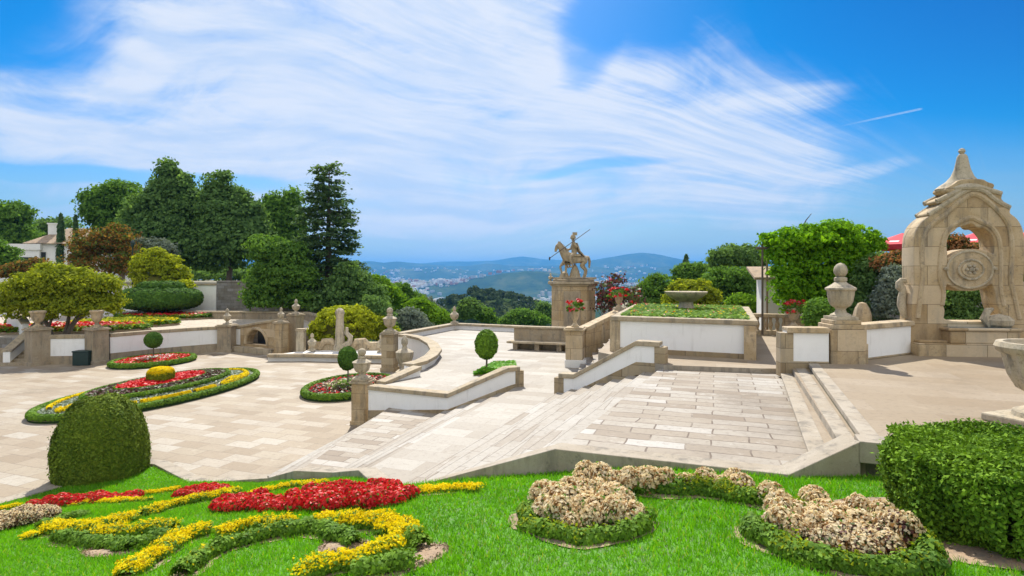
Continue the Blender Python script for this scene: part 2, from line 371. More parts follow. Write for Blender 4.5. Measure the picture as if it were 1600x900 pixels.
# leaves: N small bent quads, each an island of its own, turned at random round an outward direction
def leaves(name, pts, size, mats, nrm=None, spread=.5, aspect=1.6, parent=None, mi=None, jitter=.35, tri=False):
    pts = np.asarray(pts, float); N = len(pts)
    d = RNG.normal(size=(N, 3)); d /= np.linalg.norm(d, axis=1, keepdims=True)
    if nrm is not None:
        d = np.asarray(nrm)*(1/spread)+d; d /= np.linalg.norm(d, axis=1, keepdims=True)+1e-9
    r = RNG.normal(size=(N, 3)); a = np.cross(d, r); a /= np.linalg.norm(a, axis=1, keepdims=True)+1e-9; b = np.cross(d, a)
    s = (np.asarray(size)*np.ones(N)*(1+jitter*RNG.uniform(-1, 1, N)))[:, None]
    k = 3 if tri else 4
    V = np.empty((N, k, 3))
    if tri:
        V[:, 0] = pts-a*s*.5*aspect; V[:, 1] = pts+a*s*.4*aspect-b*s*.5; V[:, 2] = pts+a*s*.4*aspect+b*s*.5
    else:
        V[:, 0] = pts-a*s*.5*aspect; V[:, 1] = pts-b*s*.5+d*s*.12; V[:, 2] = pts+a*s*.5*aspect; V[:, 3] = pts+b*s*.5+d*s*.12
    return rawmesh(name, V.reshape(-1, 3), k, mats, parent, mi)
def rawmesh(name, V, k, mats, parent=None, mi=None):
    nv = len(V); nf = nv//k; me = bpy.data.meshes.new(name)
    me.vertices.add(nv); me.vertices.foreach_set('co', np.ascontiguousarray(V, dtype=np.float32).ravel())
    me.loops.add(nv); me.loops.foreach_set('vertex_index', np.arange(nv, dtype=np.int32))
    me.polygons.add(nf); me.polygons.foreach_set('loop_start', np.arange(0, nv, k, dtype=np.int32))
    try: me.polygons.foreach_set('loop_total', np.full(nf, k, dtype=np.int32))
    except Exception: pass
    if mi is not None: me.polygons.foreach_set('material_index', np.asarray(mi, dtype=np.int32))
    me.update(calc_edges=True); me.validate()
    return obj(name, me, parent, mats)
def fib(n):
    i = np.arange(n)+.5; ph = np.arccos(1-2*i/n); th = math.pi*(1+5**.5)*i
    return np.stack([np.cos(th)*np.sin(ph), np.sin(th)*np.sin(ph), np.cos(ph)], 1)
def clumps(blobs, nclump, per, cr, shell=.75, low=-.6):
    """leaf places: clumps set on and in a union of ellipsoids -> points, outward directions"""
    ar = np.array([b[1][0]*b[1][1]+b[1][1]*b[1][2]+b[1][0]*b[1][2] for b in blobs]); pr = ar/ar.sum()
    P = []; D = []
    for i in range(nclump):
        c, r = blobs[RNG.choice(len(blobs), p=pr)]
        while True:
            d = RNG.normal(size=3); d /= np.linalg.norm(d)
            if d[2] > low or RNG.random() < .25: break
        k = shell+(1-shell)*RNG.random()**.6*1.35
        if RNG.random() < .22: k *= RNG.uniform(.35, .9)
        q = np.array(c)+d*np.array(r)*k
        e = RNG.normal(size=(per, 3)); e /= np.linalg.norm(e, axis=1, keepdims=True); fl = e[:, 2] < -.25; e[fl] *= -1
        o = e*cr*RNG.uniform(.65, 1.35)*np.array([1.25, 1.25, .85])*RNG.uniform(.45, 1.12, (per, 1))
        P.append(q+o); dd = d[None]*.45+e*1.0; D.append(dd)
    P = np.concatenate(P); D = np.concatenate(D); D /= np.linalg.norm(D, axis=1, keepdims=True)+1e-9
    return P, D

# ------------------------------------------------------------------ lawn height: a thin-plate surface through the lawn's known spots
LP = np.array([(9.5,7.4,2.95),(5.34,8.83,2.84),(4.13,8.65,2.86),(2.0,9.2,2.80),(.74,9.75,2.56),(-2.36,10.85,1.93),(-3.3,12.5,1.50),(-4.4,14.2,.86),
 (-5.43,14.7,.68),(-6.8,16.3,.03),(-8.5,16.5,.03),(-10.5,16.6,.02),(-11.5,17.6,.02),(-12.5,16.4,.02),(-13.2,14.8,.02),(-18,12.2,.0),(0,6,2.77),(4.3,4.8,3.3),(-7.2,8.07,1.70),(-5,11,1.50),
 (-9,12,.90),(-7,13.6,.75),(0,0,3.9),(8,0,4.6),(-10,0,3.0),(-18,3,1.6),(10,4,3.5),(-13,10,.9),(-10,-3,3.4),(10,-3,5.0)])
def _U(r): return np.where(r > 1e-9, r*r*np.log(r+1e-12), 0)
_K = _U(np.linalg.norm(LP[:, None, :2]-LP[None, :, :2], axis=2))+np.eye(len(LP))*.15; _Q = np.c_[np.ones(len(LP)), LP[:, :2]]
_W = np.linalg.solve(np.block([[_K, _Q], [_Q.T, np.zeros((3, 3))]]), np.r_[LP[:, 2], 0, 0, 0])
def lawn_z(x, y):
    x = np.asarray(x, float); y = np.asarray(y, float)
    r = np.sqrt((x[..., None]-LP[:, 0])**2+(y[..., None]-LP[:, 1])**2)
    return _U(r)@_W[:-3]+_W[-3]+_W[-2]*x+_W[-1]*y
def L(x, y):
    """the lawn spot seen at a photo pixel"""
    lo = None
    for Y in np.arange(3.5, 18, .03):
        q = A(x, y, Y)
        if q.z <= float(lawn_z(q.x, q.y)): return Vector((q.x, q.y, float(lawn_z(q.x, q.y))))
    q = A(x, y, 15); return Vector((q.x, q.y, float(lawn_z(q.x, q.y))))

# ------------------------------------------------------------------ ground levels
def vx(p, z=None): return (p[0], p[1]) if z is None else (p[0], p[1], z)
ZM, ZL, ZU, ZR = 1.6, .86, 2.9, 3.35
f1t = ((4.93, 18.9), (.74, 9.75)); f1b = ((1.74, 20.6), (-2.36, 10.85))
f2t = ((.30, 22.4), (-3.3, 12.5)); f2b = ((-2.34, 21.05), (-4.4, 14.2))
f3t = ((-4.66, 22.2), (-5.5, 14.65)); f3b = ((-5.45, 22.7), (-6.9, 16.3))
def structure(o): o['kind'] = 'structure'; return o
def level(name, pts, z, mt, ms, z0=-1.6):
    return structure(MB().prism(pts, z0, z, 0, 1).build(name, [mt, ms]))

EDGE = [(-12.35, 16.2), (-13.1, 14.75), (-17, 12.0), (-24, 7.8)]
CORN = [(-9.0, 16.2), (-11.0, 17.8), (-12.3, 18.2), (-12.9, 17.2)]
plaza = [(-6.9, 16.3)]+CORN+EDGE+[(-60, 8), (-60, 50), (-2, 50), (-2, 23), (-5.3, 22)]
level('plaza', plaza, 0.0, PAV['plaza'], MS['kerb'], -.6)
CURV = [Vector(p) for p in ((-4.6, 25.3), (-4.15, 26.3), (-3.95, 28), (-4.0, 30.3), (-4.55, 33), (-5.5, 35.8), (-6.5, 37.4), (-7.4, 38.2))]
midpts = [f1b[0], f1b[1], f2t[1], (.12, 22.1), (-2.34, 21.05), (-5.4, 22.5), (-4.15, 24.5)]+[(c.x, c.y) for c in CURV]+[(-4.6, 46.0), (3.6, 42.2), (9, 42), (9.5, 33), (5.5, 21)]
level('middle_terrace', midpts, ZM, PAV['mid'], MS['white2'])
upper = [f1t[0], f1t[1], (4.13, 8.65), (4.75, 8.8), (8.25, 17.6), (7.6, 17.6), (4.82, 18.3)]
level('upper_landing', upper, ZU, PAV['upper'], MS['moss'])
A0, A1 = (8.77, 19.15), (4.98, 9.3); B0, B1 = (8.51, 17.7), (5.2, 9.05); C0, C1 = (8.85, 17.3), (5.45, 8.88)
u2 = [(4.82, 18.3), (7.6, 17.6), (8.25, 17.6), A1, B1, (8.7, 18.2), (9.4, 19.2), (13.4, 29), (6.0, 31.5), (3.2, 21.4)]
level('planter_landing', u2, ZU+.15, PAV['right'], MS['kerb'])
level('side_step', [B1, C1, C0, (8.9, 18.2), (8.7, 18.2)], ZU+.30, PAV['right'], MS['kerb'])
right = [C1, C0, (8.9, 18.0), (13, 20.8), (30, 16), (34, 2), (9.4, 7.35)]
level('right_terrace', right, ZR, PAV['right'], MS['moss'])
# pale kerb slabs along steps and near edges
kb = MB()
kb.sweep([(A1[0]-.14, A1[1]), (A0[0]-.5, A0[1]-1.4)], .30, ZU+.08, ZU+.158, off=-.1)
kb.sweep([B1, (8.6, 17.6)], .27, ZU+.2, ZU+.308, off=-.12)
kb.sweep([C1, C0], .27, ZR-.1, ZR+.008, off=-.12)
NEAR = [(5.3, 8.8), (4.13, 8.62), f1t[1], f1b[1], f2t[1], f2b[1], f3t[1], f3b[1]]+CORN+EDGE
nz_ = [ZR+.02, ZU+.03, ZU+.07, ZM+.19, ZM+.08, ZL+.19, ZL+.08, .17]+[.07]*(len(CORN)+len(EDGE))
kb.sweep(NEAR, .40, [q-.55 for q in nz_], nz_, off=-.16)
kb.sweep([(5.3, 8.8), (9.4, 7.2)], .45, ZR-.3, ZR+.03, off=.16)
structure(kb.build('kerb', MS['kerb'], bevel=.015))
def lerp(a, b, t): return (a[0]+(b[0]-a[0])*t, a[1]+(b[1]-a[1])*t)
def flight(top, bot, zt, zb, n, ext=.12, name='stairs'):
    mb = MB(); dz = (zt-zb)/n
    for k in range(1, n):
        a0, a1 = lerp(top[0], bot[0], (k-1)/(n-1)), lerp(top[1], bot[1], (k-1)/(n-1)); b0, b1 = lerp(top[0], bot[0], k/(n-1)), lerp(top[1], bot[1], k/(n-1))
        z = zt-dz*k
        mb.prism([a0, a1, b1, b0], -1.0, z)
        mb.sweep([b1, b0], .05, z-.045, z+.004, off=.0)                 # worn nosing
    return structure(mb.build(name, [PAV['step']]))
flight(f1t, f1b, ZU, ZM, 8); flight(f2t, f2b, ZM, ZL, 5); flight(f3t, f3b, ZL, 0, 4)
level('stair_landing', [f2b[0], f2b[1], f3t[1], f3t[0]], ZL, PAV['upper'], MS['moss'])
# flight behind the parapet, up to the planter
flight(((4.9, 27.6), (4.75, 20.3)), ((3.3, 27.3), (2.3, 21.3)), ZU+.15, ZM, 7, name='stairs')
# raised gardens round the squares
level('left_garden', [(-34.5, 39.2), (-31, 39.6), (-27.6, 39.6), (-24.5, 44.5), (-22.0, 45.8), (-15.5, 45), (-15.5, 60), (-70, 60), (-70, 44)], 1.66, stone('garden_path', (.44, .37, .27), (.52, .45, .35), (.3, .25, .18)), MS['rough'])
M_DIRT = stone('garden_soil', (.16, .15, .08), (.26, .22, .13), (.08, .10, .04), scale=.6)
level('upper_left_garden', [(-135, 62), (-23.5, 62), (-22, 66), (-40, 118), (-135, 130)], 4.9, M_DIRT, MS['rough'])
level('right_garden', [(13, 20.9), (30, 16.1), (60, 20), (60, 62), (9.6, 62), (9.6, 31), (13.5, 29.2), (10, 20.5)], 2.95, M_DIRT, MS['rough'])
level('high_right_garden', [(17, 28), (60, 24), (60, 60), (40, 60)], 5.1, M_DIRT, MS['rough'])

# ------------------------------------------------------------------ terrain: the hill falls away to a wide valley and far mountains
rng = np.r_[0.5, np.geomspace(20, 19000, 130)]; ang = np.concatenate([np.linspace(-60, 60, 241), np.linspace(60, 300, 60)[1:-1]])
RR, AA = np.meshgrid(rng, np.radians(ang), indexing='ij'); TX = RR*np.sin(AA); TY = RR*np.cos(AA)
def vnoise(x, y, s, seed):
    g = np.random.default_rng(seed).uniform(-1, 1, (64, 64)); x = x/s; y = y/s
    i = np.floor(x).astype(int); j = np.floor(y).astype(int); fx = x-i; fy = y-j; fx = fx*fx*(3-2*fx); fy = fy*fy*(3-2*fy)
    q = lambda a, b: g[a % 64, b % 64]
    return (q(i, j)*(1-fx)+q(i+1, j)*fx)*(1-fy)+(q(i, j+1)*(1-fx)+q(i+1, j+1)*fx)*fy
def prof(pxs, pys): return lambda u_: np.interp(u_, pxs, pys)
ridges = [  # distance, depth, outline as (pixel x, pixel y)
 (15500, 1500, [-900, -300, 0, 300, 560, 600, 650, 720, 770, 800, 815, 850, 900, 940, 1060, 1110, 1150, 1200, 1400, 1700, 2300], [412, 404, 409, 400, 410, 411, 411, 408, 407, 403, 401, 405, 407, 408, 407, 407, 404, 408, 402, 409, 405]),
 (11500, 1100, [-900, -200, 100, 400, 540, 568, 580, 600, 622, 650, 690, 730, 765, 800, 860, 900, 930, 965, 1000, 1030, 1060, 1090, 1130, 1200, 1300, 1700, 2300], [415, 408, 415, 406, 414, 409, 408, 411, 408, 411, 413, 414, 409, 413, 414, 410, 405, 399, 394.5, 398, 404, 408, 412, 411, 409, 414, 408]),
 (9000, 700, [-900, 300, 560, 620, 700, 760, 830, 900, 960, 1040, 1110, 1300, 2300], [424, 422, 421, 419, 421, 424, 421, 417, 418, 414, 416, 420, 422]),
 (5200, 420, [-900, 500, 560, 640, 700, 740, 790, 825, 860, 890, 930, 980, 1300, 2300], [446, 445, 444, 440, 441, 434, 424, 420, 424, 429, 441, 446, 444, 446])]
def terrain(x, y):
    r = np.sqrt(x*x+y*y)
    drop = np.interp(r, [0, 46, 60, 120, 200, 400, 700, 1500, 3500, 6000, 9000, 30000], [7.4, 7.4, 9.5, 26, 44, 68, 84, 116, 160, 178, 184, 184])
    z = HC-drop
    back = np.clip((-y)/60, 0, 1); z = z*(1-back)+(-2+np.clip(-y-60, 0, 4000)*.12)*back
    z = z+vnoise(x, y, 420, 3)*np.clip((r-300)/1500, 0, 1)*14+vnoise(x, y, 1500, 5)*np.clip((r-1500)/3000, 0, 1)*22+vnoise(x, y, 90, 8)*np.clip((r-80)/300, 0, 1)*3
    uu = np.where(y > 1, 800+900*x/np.maximum(y, 1), 0)
    for D, w_, xs, ys_ in ridges:
        top = HC-(np.interp(uu, xs, ys_)-HZ)/F*D+vnoise(x, y, D*.03, 9)*D*.0009+vnoise(x, y, D*.011, 12)*D*.0004
        g = np.exp(-((y-D)/w_)**2)*np.clip(y/500, 0, 1)
        z = z*(1-g)+np.maximum(z, top)*g
    # the wooded knoll just beyond the garden
    kx = np.interp(uu, [600, 660, 690, 740, 800, 840, 870, 940], [520, 505, 466, 448, 456, 468, 500, 520])
    g = np.exp(-((y-460)/75)**2); top = HC-(kx-HZ)/F*460-6
    z = z*(1-g)+np.maximum(z, top)*g
    return z
TZ = terrain(TX, TY)
nr, na = TX.shape
V = np.stack([TX, TY, TZ], 2).reshape(-1, 3)
idx = np.arange(nr*na).reshape(nr, na)
a_ = idx[:-1, :]; b_ = idx[1:, :]
quads = np.stack([a_, np.roll(a_, -1, 1), np.roll(b_, -1, 1), b_], 2).reshape(-1, 4)
me = bpy.data.meshes.new('terrain'); me.from_pydata(V.tolist(), [], quads.tolist()); me.polygons.foreach_set('use_smooth', [True]*len(me.polygons)); me.update()
m, t, p, o = new_mat('valley_land'); P = wcoord(t)
n1 = t.noise(P, .0022, 8, .65); n2 = t.noise(P, .012, 6, .7); n3 = t.noise(P, .0007, 4, .6)
c = t.ramp(n1, [(.35, (.025, .045, .018)), (.5, (.045, .075, .025)), (.62, (.10, .115, .045)), (.75, (.20, .18, .09))])
c = t.mix(t.smooth(n2, .45, .7), c, (.02, .04, .016)); c = t.mix(t.m('MULTIPLY', t.smooth(n3, .5, .7), .5), c, (.03, .05, .022))
t.put(p.inputs['Base Color'], c); p.inputs['Roughness'].default_value = 1.0; p.inputs['Specular IOR Level'].default_value = 0
structure(obj('terrain', me, None, m))

# air: one box of thin haze round everything
hz = MB().box((0, 0, -330), (46000, 46000, 900)).build('haze', None)
m = bpy.data.materials.new('valley_haze'); m.use_nodes = True; t = NT(m.node_tree); t.n.clear()
vo = t.add('ShaderNodeVolumePrincipled'); ou = t.add('ShaderNodeOutputMaterial'); t.l.new(vo.outputs[0], ou.inputs['Volume'])
vo.inputs['Color'].default_value = (.11, .39, .84, 1); vo.inputs['Density'].default_value = 0.85e-4; vo.inputs['Anisotropy'].default_value = .2
hz.data.materials.append(m); hz['kind'] = 'stuff'

# ------------------------------------------------------------------ the city in the valley
M_HW = [flat('house_white', (.80, .78, .74)), flat('house_cream', (.66, .58, .46)), flat('house_grey', (.5, .5, .5))]
M_ROOF = flat('terracotta_tiles', (.42, .17, .09), .8)
def house_mesh(k, w_, d_, h_, hip):
    mb = MB().box((0, 0, -2), (w_, d_, h_+2))
    if hip:
        x, y = w_/2+.4, d_/2+.4; z = h_; e = .35*h_
        mb.add([(-x, -y, z), (x, -y, z), (x, y, z), (-x, y, z), (-x*.6, 0, z+e), (x*.6, 0, z+e)], [(0, 1, 5, 4), (2, 3, 4, 5), (1, 2, 5), (3, 0, 4), (3, 2, 1, 0)], 1)
    else:
        mb.box((0, 0, h_), (w_+.3, d_+.3, .5)); mb.box((w_*.2, 0, h_), (w_*.25, d_*.3, 2.4))
    return mb.build('far_house' if hip else 'far_apartment_block', [M_HW[k], M_ROOF])
kinds = [house_mesh(0, 16, 12, 7, True), house_mesh(1, 14, 11, 7, True), house_mesh(0, 26, 16, 17, False), house_mesh(2, 34, 14, 20, False), house_mesh(0, 45, 20, 9, False), house_mesh(1, 22, 16, 24, False)]
klab = ['white house with terracotta roof far off in the valley city', 'cream house with terracotta roof far off in the valley city', 'white apartment block far off in the valley city',
        'grey apartment slab far off in the valley city', 'long white hall far off in the valley city', 'cream tower block far off in the valley city']
kcat = ['house', 'house', 'apartment block', 'apartment block', 'hall', 'tower block']
used = [0]*6; cnt = 0; hr = np.random.default_rng(21)
far_xy = []
while cnt < 290:
    Y = hr.uniform(1500, 5600)**1.0; pxx = hr.choice([hr.uniform(560, 700), hr.uniform(700, 870), hr.uniform(925, 1110)]); X = (pxx-800)/900*Y
    if vnoise(np.array([X]), np.array([Y]), 330, 31)[0] < -.1: continue
    k = int(hr.choice(6, p=[.30, .14, .2, .13, .13, .10])); z = float(terrain(np.array([X]), np.array([Y]))[0])
    src = kinds[k]; h = src if not used[k] else src.copy()
    if used[k]: COL.objects.link(h)
    used[k] += 1; s_ = hr.uniform(.9, 1.5)
    h.location = (X, Y, z); h.rotation_euler = (0, 0, hr.uniform(0, 3.1)); h.scale = (s_, s_, s_*hr.uniform(.8, 1.2))
    tag(h, klab[k], kcat[k], ['white valley houses', 'cream valley houses', 'white valley blocks', 'grey valley slabs', 'white valley halls', 'cream valley towers'][k]); cnt += 1
mb = MB(); n = 0
while n < 8000:
    Y = hr.uniform(4600, 9800); pxx = hr.uniform(300, 1250); X = (pxx-800)/900*Y
    if vnoise(np.array([X]), np.array([Y]), 600, 33)[0] < -.18: continue
    z = float(terrain(np.array([X]), np.array([Y]))[0])
    if z > -40 and hr.random() < .85: continue
    mb.box((X, Y, z-3), (hr.uniform(14, 46), hr.uniform(12, 28), hr.uniform(10, 34)), hr.uniform(0, 3.1), int(hr.choice(4, p=[.5, .22, .16, .12]))); n += 1
o = mb.build('distant_city', M_HW+[M_ROOF]); o['kind'] = 'stuff'; o['label'] = 'pale mass of houses spread over the far valley floor'; o['category'] = 'city'

# ------------------------------------------------------------------ walls
def wall(name, label, cat, pts, z0, z1, th=.32, cop=.16, copw=.46, base=.22, body='white', posts=(), group=None, trimmat='coping', basemat='ashlar'):
    n = len(pts); z0 = z0 if hasattr(z0, '__len__') else [z0]*n; z1 = z1 if hasattr(z1, '__len__') else [z1]*n
    o = Vector((pts[0][0], pts[0][1], z0[0])); t = thing(name, label, cat, o, 0, group)
    Q = [(p[0]-o.x, p[1]-o.y) for p in pts]; a = [q-o.z for q in z0]; b = [q-o.z for q in z1]
    MB().sweep(Q, th, [q-.3 for q in a], [q-cop*.6 for q in b]).build('wall_body', MS[body], t)
    if base: MB().sweep(Q, th+.07, [q-.3 for q in a], [q+base for q in a]).build('base_course', MS[basemat], t, bevel=.012)
    MB().sweep(Q, copw, [q-cop for q in b], b).build('coping', MS[trimmat], t, bevel=.025)
    for i in posts:
        ang = math.atan2(Q[min(i+1, n-1)][1]-Q[max(i-1, 0)][1], Q[min(i+1, n-1)][0]-Q[max(i-1, 0)][0])
        MB().box((Q[i][0], Q[i][1], a[i]-.3), (.36, th+.05, b[i]-a[i]+.3-cop-.003), ang).build('end_post', MS['ashlar'], t, bevel=.012)
    return t
# parapet by the upper flight, sloping down to the middle terrace
pA, pB = G(1033, 574, ZU), G(876, 619, ZM); d = (pB-pA); 
k1 = pA+Vector((d.x*.22, d.y*.22, 0)); k2 = pA+Vector((d.x*.84, d.y*.84, 0))
wall('stair_parapet', 'white stair parapet with stone coping sloping down in front of the square planter', 'parapet', [pA, k1, k2, pB], [ZU, ZU, ZM+.1, ZM], [ZU+.84, ZU+.84, ZM+.86, ZM+.84], th=.30, copw=.44, posts=(0, 3), base=.14)
# parapet by the lower flights, down to the corner pier
pts = [Vector((.22, 22.35)), Vector((-.25, 22.1)), Vector((-2.34, 21.0)), Vector((-5.5, 22.45))]
wall('stair_parapet', 'white parapet with bent stone coping below the little grass wedge, ending at the urn pier', 'parapet', pts, [ZM, ZM-.10, ZL+.02, ZL-.35], [ZM+.78, ZM+.78, ZM+.03, ZM+.03], th=.30, copw=.46, posts=(0,), base=.16)
wall('terrace_parapet', 'short straight white parapet behind the front urn pier', 'parapet', [(-5.2, 22.8), (-4.05, 24.7)], -.3, [ZM+.1, ZM+.42], copw=.5)
wall('curved_parapet', 'semicircular white parapet with broad coping round the stairwell niche', 'parapet', [(c.x, c.y) for c in CURV], -.3, ZM+.42, th=.34, copw=.62)
wall('terrace_parapet', 'low white parapet running from the curved niche to the corner urn', 'parapet', [(-7.5, 38.3), (-4.6, 46.0)], -.6, ZM+.48, copw=.6)
wall('terrace_parapet', 'low white parapet along the valley edge left of the horseman', 'parapet', [(-4.6, 46.0), (3.4, 42.3)], -.6, ZM+.48, copw=.6)
# right-hand wall with panels either side of the urn pier
wl = G(1226, 566, ZR); wr = G(1291, 567, ZR)
wall('panel_wall', 'short white panelled wall left of the big finial urn', 'wall', [wl, wr], ZR-.1, ZR+1.04, th=.34, copw=.5, posts=(0,), base=.16, trimmat='warmplain')
MB_ = None
w2a, w2b = Vector((10.3, 17.35)), Vector((13.0, 18.9))
wall('panel_wall', 'white panelled wall between the finial urn and the carved fountain frame', 'wall', [w2a, w2b], ZR-.1, ZR+1.08, th=.4, copw=.55, base=.16, trimmat='warmplain')
t = thing('stone_pier', 'tawny stepped stone pier that carries the big finial urn', 'pier', (9.62, 16.95, ZR-.05), R(-4))
MB().box((-.2, 0, 0), (1.75, .62, .62)).box((-.15, .0, .62), (1.6, .56, .42)).build('lower_courses', MS['warm'], t, bevel=.02)
MB().box((.05, 0, 1.04), (.92, .86, .14)).box((.05, 0, 1.18), (.80, .76, .12)).build('cap', MS['warmplain'], t, bevel=.02)
MB().box((.05, -.1, 0), (.95, .7, 1.04)).build('shaft', MS['warm'], t, bevel=.02)

# ------------------------------------------------------------------ urns, vases, piers
def urn(name, label, loc, h, kind='finial', mat='urn', group=None, seg=24, wide=1.0):
    """kind finial: footed bowl, lid and ball; vase: open planter; plain: slim finial"""
    t = thing(name, label, 'urn' if kind != 'vase' else 'planter vase', loc, 0, group); W = h*wide
    if kind == 'finial':
        MB().box((0, 0, 0), (.50*W, .50*W, .05*h)).lathe([(.22*W, .05*h), (.21*W, .08*h), (.12*W, .12*h), (.10*W, .17*h), (.12*W, .2*h)], seg=seg).build('foot', MS[mat], t, True)
        MB().lathe([(.12*W, .2*h), (.2*W, .24*h), (.25*W, .32*h), (.27*W, .42*h), (.275*W, .5*h), (.31*W, .52*h), (.31*W, .55*h), (.27*W, .57*h)], seg=48, flute=16, fl=(.25*h, .49*h)).build('bowl', MS[mat], t, True)
        MB().lathe([(.27*W, .57*h), (.17*W, .62*h), (.11*W, .66*h), (.13*W, .68*h), (.13*W, .73*h), (.09*W, .75*h)], seg=seg).build('lid', MS[mat], t, True)
        MB().lathe([(.06*W, .75*h), (.10*W, .77*h), (.135*W, .82*h), (.14*W, .87*h), (.12*W, .93*h), (.07*W, .975*h), (.0, h)], seg=seg).build('finial_ball', MS[mat], t, True)
    elif kind == 'vase':
        MB().box((0, 0, 0), (.55*W, .55*W, .07*h)).lathe([(.24*W, .07*h), (.22*W, .12*h), (.13*W, .18*h), (.12*W, .26*h), (.15*W, .3*h)], seg=seg).build('foot', MS[mat], t, True)
        MB().lathe([(.15*W, .3*h), (.25*W, .4*h), (.33*W, .62*h), (.37*W, .84*h), (.43*W, .9*h), (.43*W, .97*h), (.39*W, h), (.33*W, .93*h), (.0, .86*h)], seg=seg).build('bowl', MS[mat], t, True)
    else:
        MB().box((0, 0, 0), (.34*W, .34*W, .06*h)).lathe([(.15*W, .06*h), (.08*W, .12*h), (.07*W, .2*h), (.15*W, .26*h), (.2*W, .4*h), (.21*W, .52*h), (.15*W, .58*h)], seg=seg).build('body', MS[mat], t, True)
        MB().lathe([(.15*W, .58*h), (.09*W, .66*h), (.06*W, .72*h), (.09*W, .78*h), (.085*W, .88*h), (.04*W, .96*h), (0, h)], seg=seg).build('finial', MS[mat], t, True)
    return t
def pier(name, label, loc, w_, d_, h, rz=0, mat='ashlar', group=None):
    t = thing(name, label, 'pier', loc, rz, group)
    MB().box((0, 0, -.3), (w_, d_, h+.3)).build('shaft', MS[mat], t, bevel=.02)
    MB().box((0, 0, -.3), (w_*1.14, d_*1.14, .3+h*.1)).build('plinth', MS[mat], t, bevel=.02)
    MB().box((0, 0, h), (w_*1.22, d_*1.22, .09)).box((0, 0, h+.09), (w_*1.06, d_*1.06, .07)).build('cap', MS['coping'], t, bevel=.02)
    return t
urn('finial_urn', 'big lidded stone urn with ball finial on the stepped pier before the vine', (9.67, 16.95, ZR+1.26), 1.66, 'finial', seg=32, wide=.8)
# front pier with urn at the foot of the stairs
pier('stair_pier', 'tall front stone pier at the foot of the lower stairs', (-5.98, 22.95, 0), .62, .62, 1.62, R(-10), 'warm')
urn('finial_urn', 'lidded stone urn on the tall front pier at the foot of the lower stairs', (-5.98, 22.95, 1.78), 1.22, 'finial')
# the pier pair beside the curved niche
pier('niche_pier', 'weathered tall stone pier left of the semicircular parapet', (-7.55, 35.6, 0), .78, .8, 2.25, R(-12), 'ashlar')
urn('finial_urn', 'lidded urn on the weathered pier left of the semicircular parapet', (-7.55, 35.6, 2.41), 1.5, 'finial', wide=.95)
t = thing('stone_vase', 'squat lidded stone vase standing on a base just before the niche pier', 'vase', (-6.3, 33.8, 0))
MB().box((0, 0, 0), (.95, .95, .3)).build('base', MS['urn'], t, bevel=.03)
MB().lathe([(.38, .3), (.22, .42), (.2, .55), (.36, .7), (.5, 1.1), (.53, 1.4), (.42, 1.48), (.18, 1.6)], seg=28, flute=14, fl=(.6, 1.35)).build('bowl', MS['urn'], t, True)
MB().lathe([(.18, 1.6), (.12, 1.75), (.2, 1.9), (.2, 2.1), (.1, 2.3), (0, 2.38)], seg=20).build('lid', MS['urn'], t, True)
urn('corner_urn', 'small stone finial urn on the far left corner of the terrace parapet', (-4.6, 46.0, ZM+.48), 1.35, 'plain', wide=1.25)

# back wall of the lower square
wb = [G(58, 571), G(145, 566)]
bw = wall('garden_wall', 'short white panel wall behind the dark litter bin, between two vase piers', 'wall', [(-31.2, 38.2), (-27.9, 38.6)], 0, 1.95, th=.4, cop=.26, copw=.5, base=.55, basemat='granite')
arc = [Vector((-27.3, 39.0)), Vector((-26.0, 41.2)), Vector((-24.6, 43.0)), Vector((-23.3, 44.3)), Vector((-22.3, 44.9))]
wall('garden_wall', 'long curved white panel wall behind the small oval flower bed', 'wall', [(p.x, p.y) for p in arc], 0, 1.95, th=.4, cop=.24, copw=.5, base=.62, basemat='granite')
for (x, y, w_, h, lab) in ((-31.2, 37.9, 1.05, 2.3, 'thick stone pier beside the dark left steps'), (-27.75, 38.5, 1.0, 2.25, 'thick stone pier right of the dark litter bin'), (-22.05, 44.6, 1.05, 1.95, 'stone pier where the curved white wall meets the arched fountain wall')):
    pier('garden_pier', lab, (x, y, 0), w_, w_, h, R(-28 if x < -25 else 0), 'granite')
urn('planter_vase', 'open stone vase on the pier beside the dark left steps', (-31.2, 37.9, 2.46), 1.1, 'vase', 'warmplain')
urn('planter_vase', 'open stone vase with dark plant on the pier right of the litter bin', (-27.75, 38.5, 2.41), 1.15, 'vase', 'warmplain', wide=.85)
urn('finial_urn', 'small finial urn on the pier between curved white wall and arched wall', (-22.05, 44.6, 2.11), 1.25, 'plain', wide=1.1)
t = thing('litter_bin', 'dark green litter bin against the panel wall', 'litter bin', G(127, 571)+Vector((0, .2, 0)), R(5))
MG = flat('bin_green', (.012, .035, .03), .45)
MB().box((0, 0, 0), (.98, .7, .86)).build('body', MG, t, bevel=.03)
MB().box((0, 0, .86), (1.04, .76, .1)).build('lid', MG, t, bevel=.03)
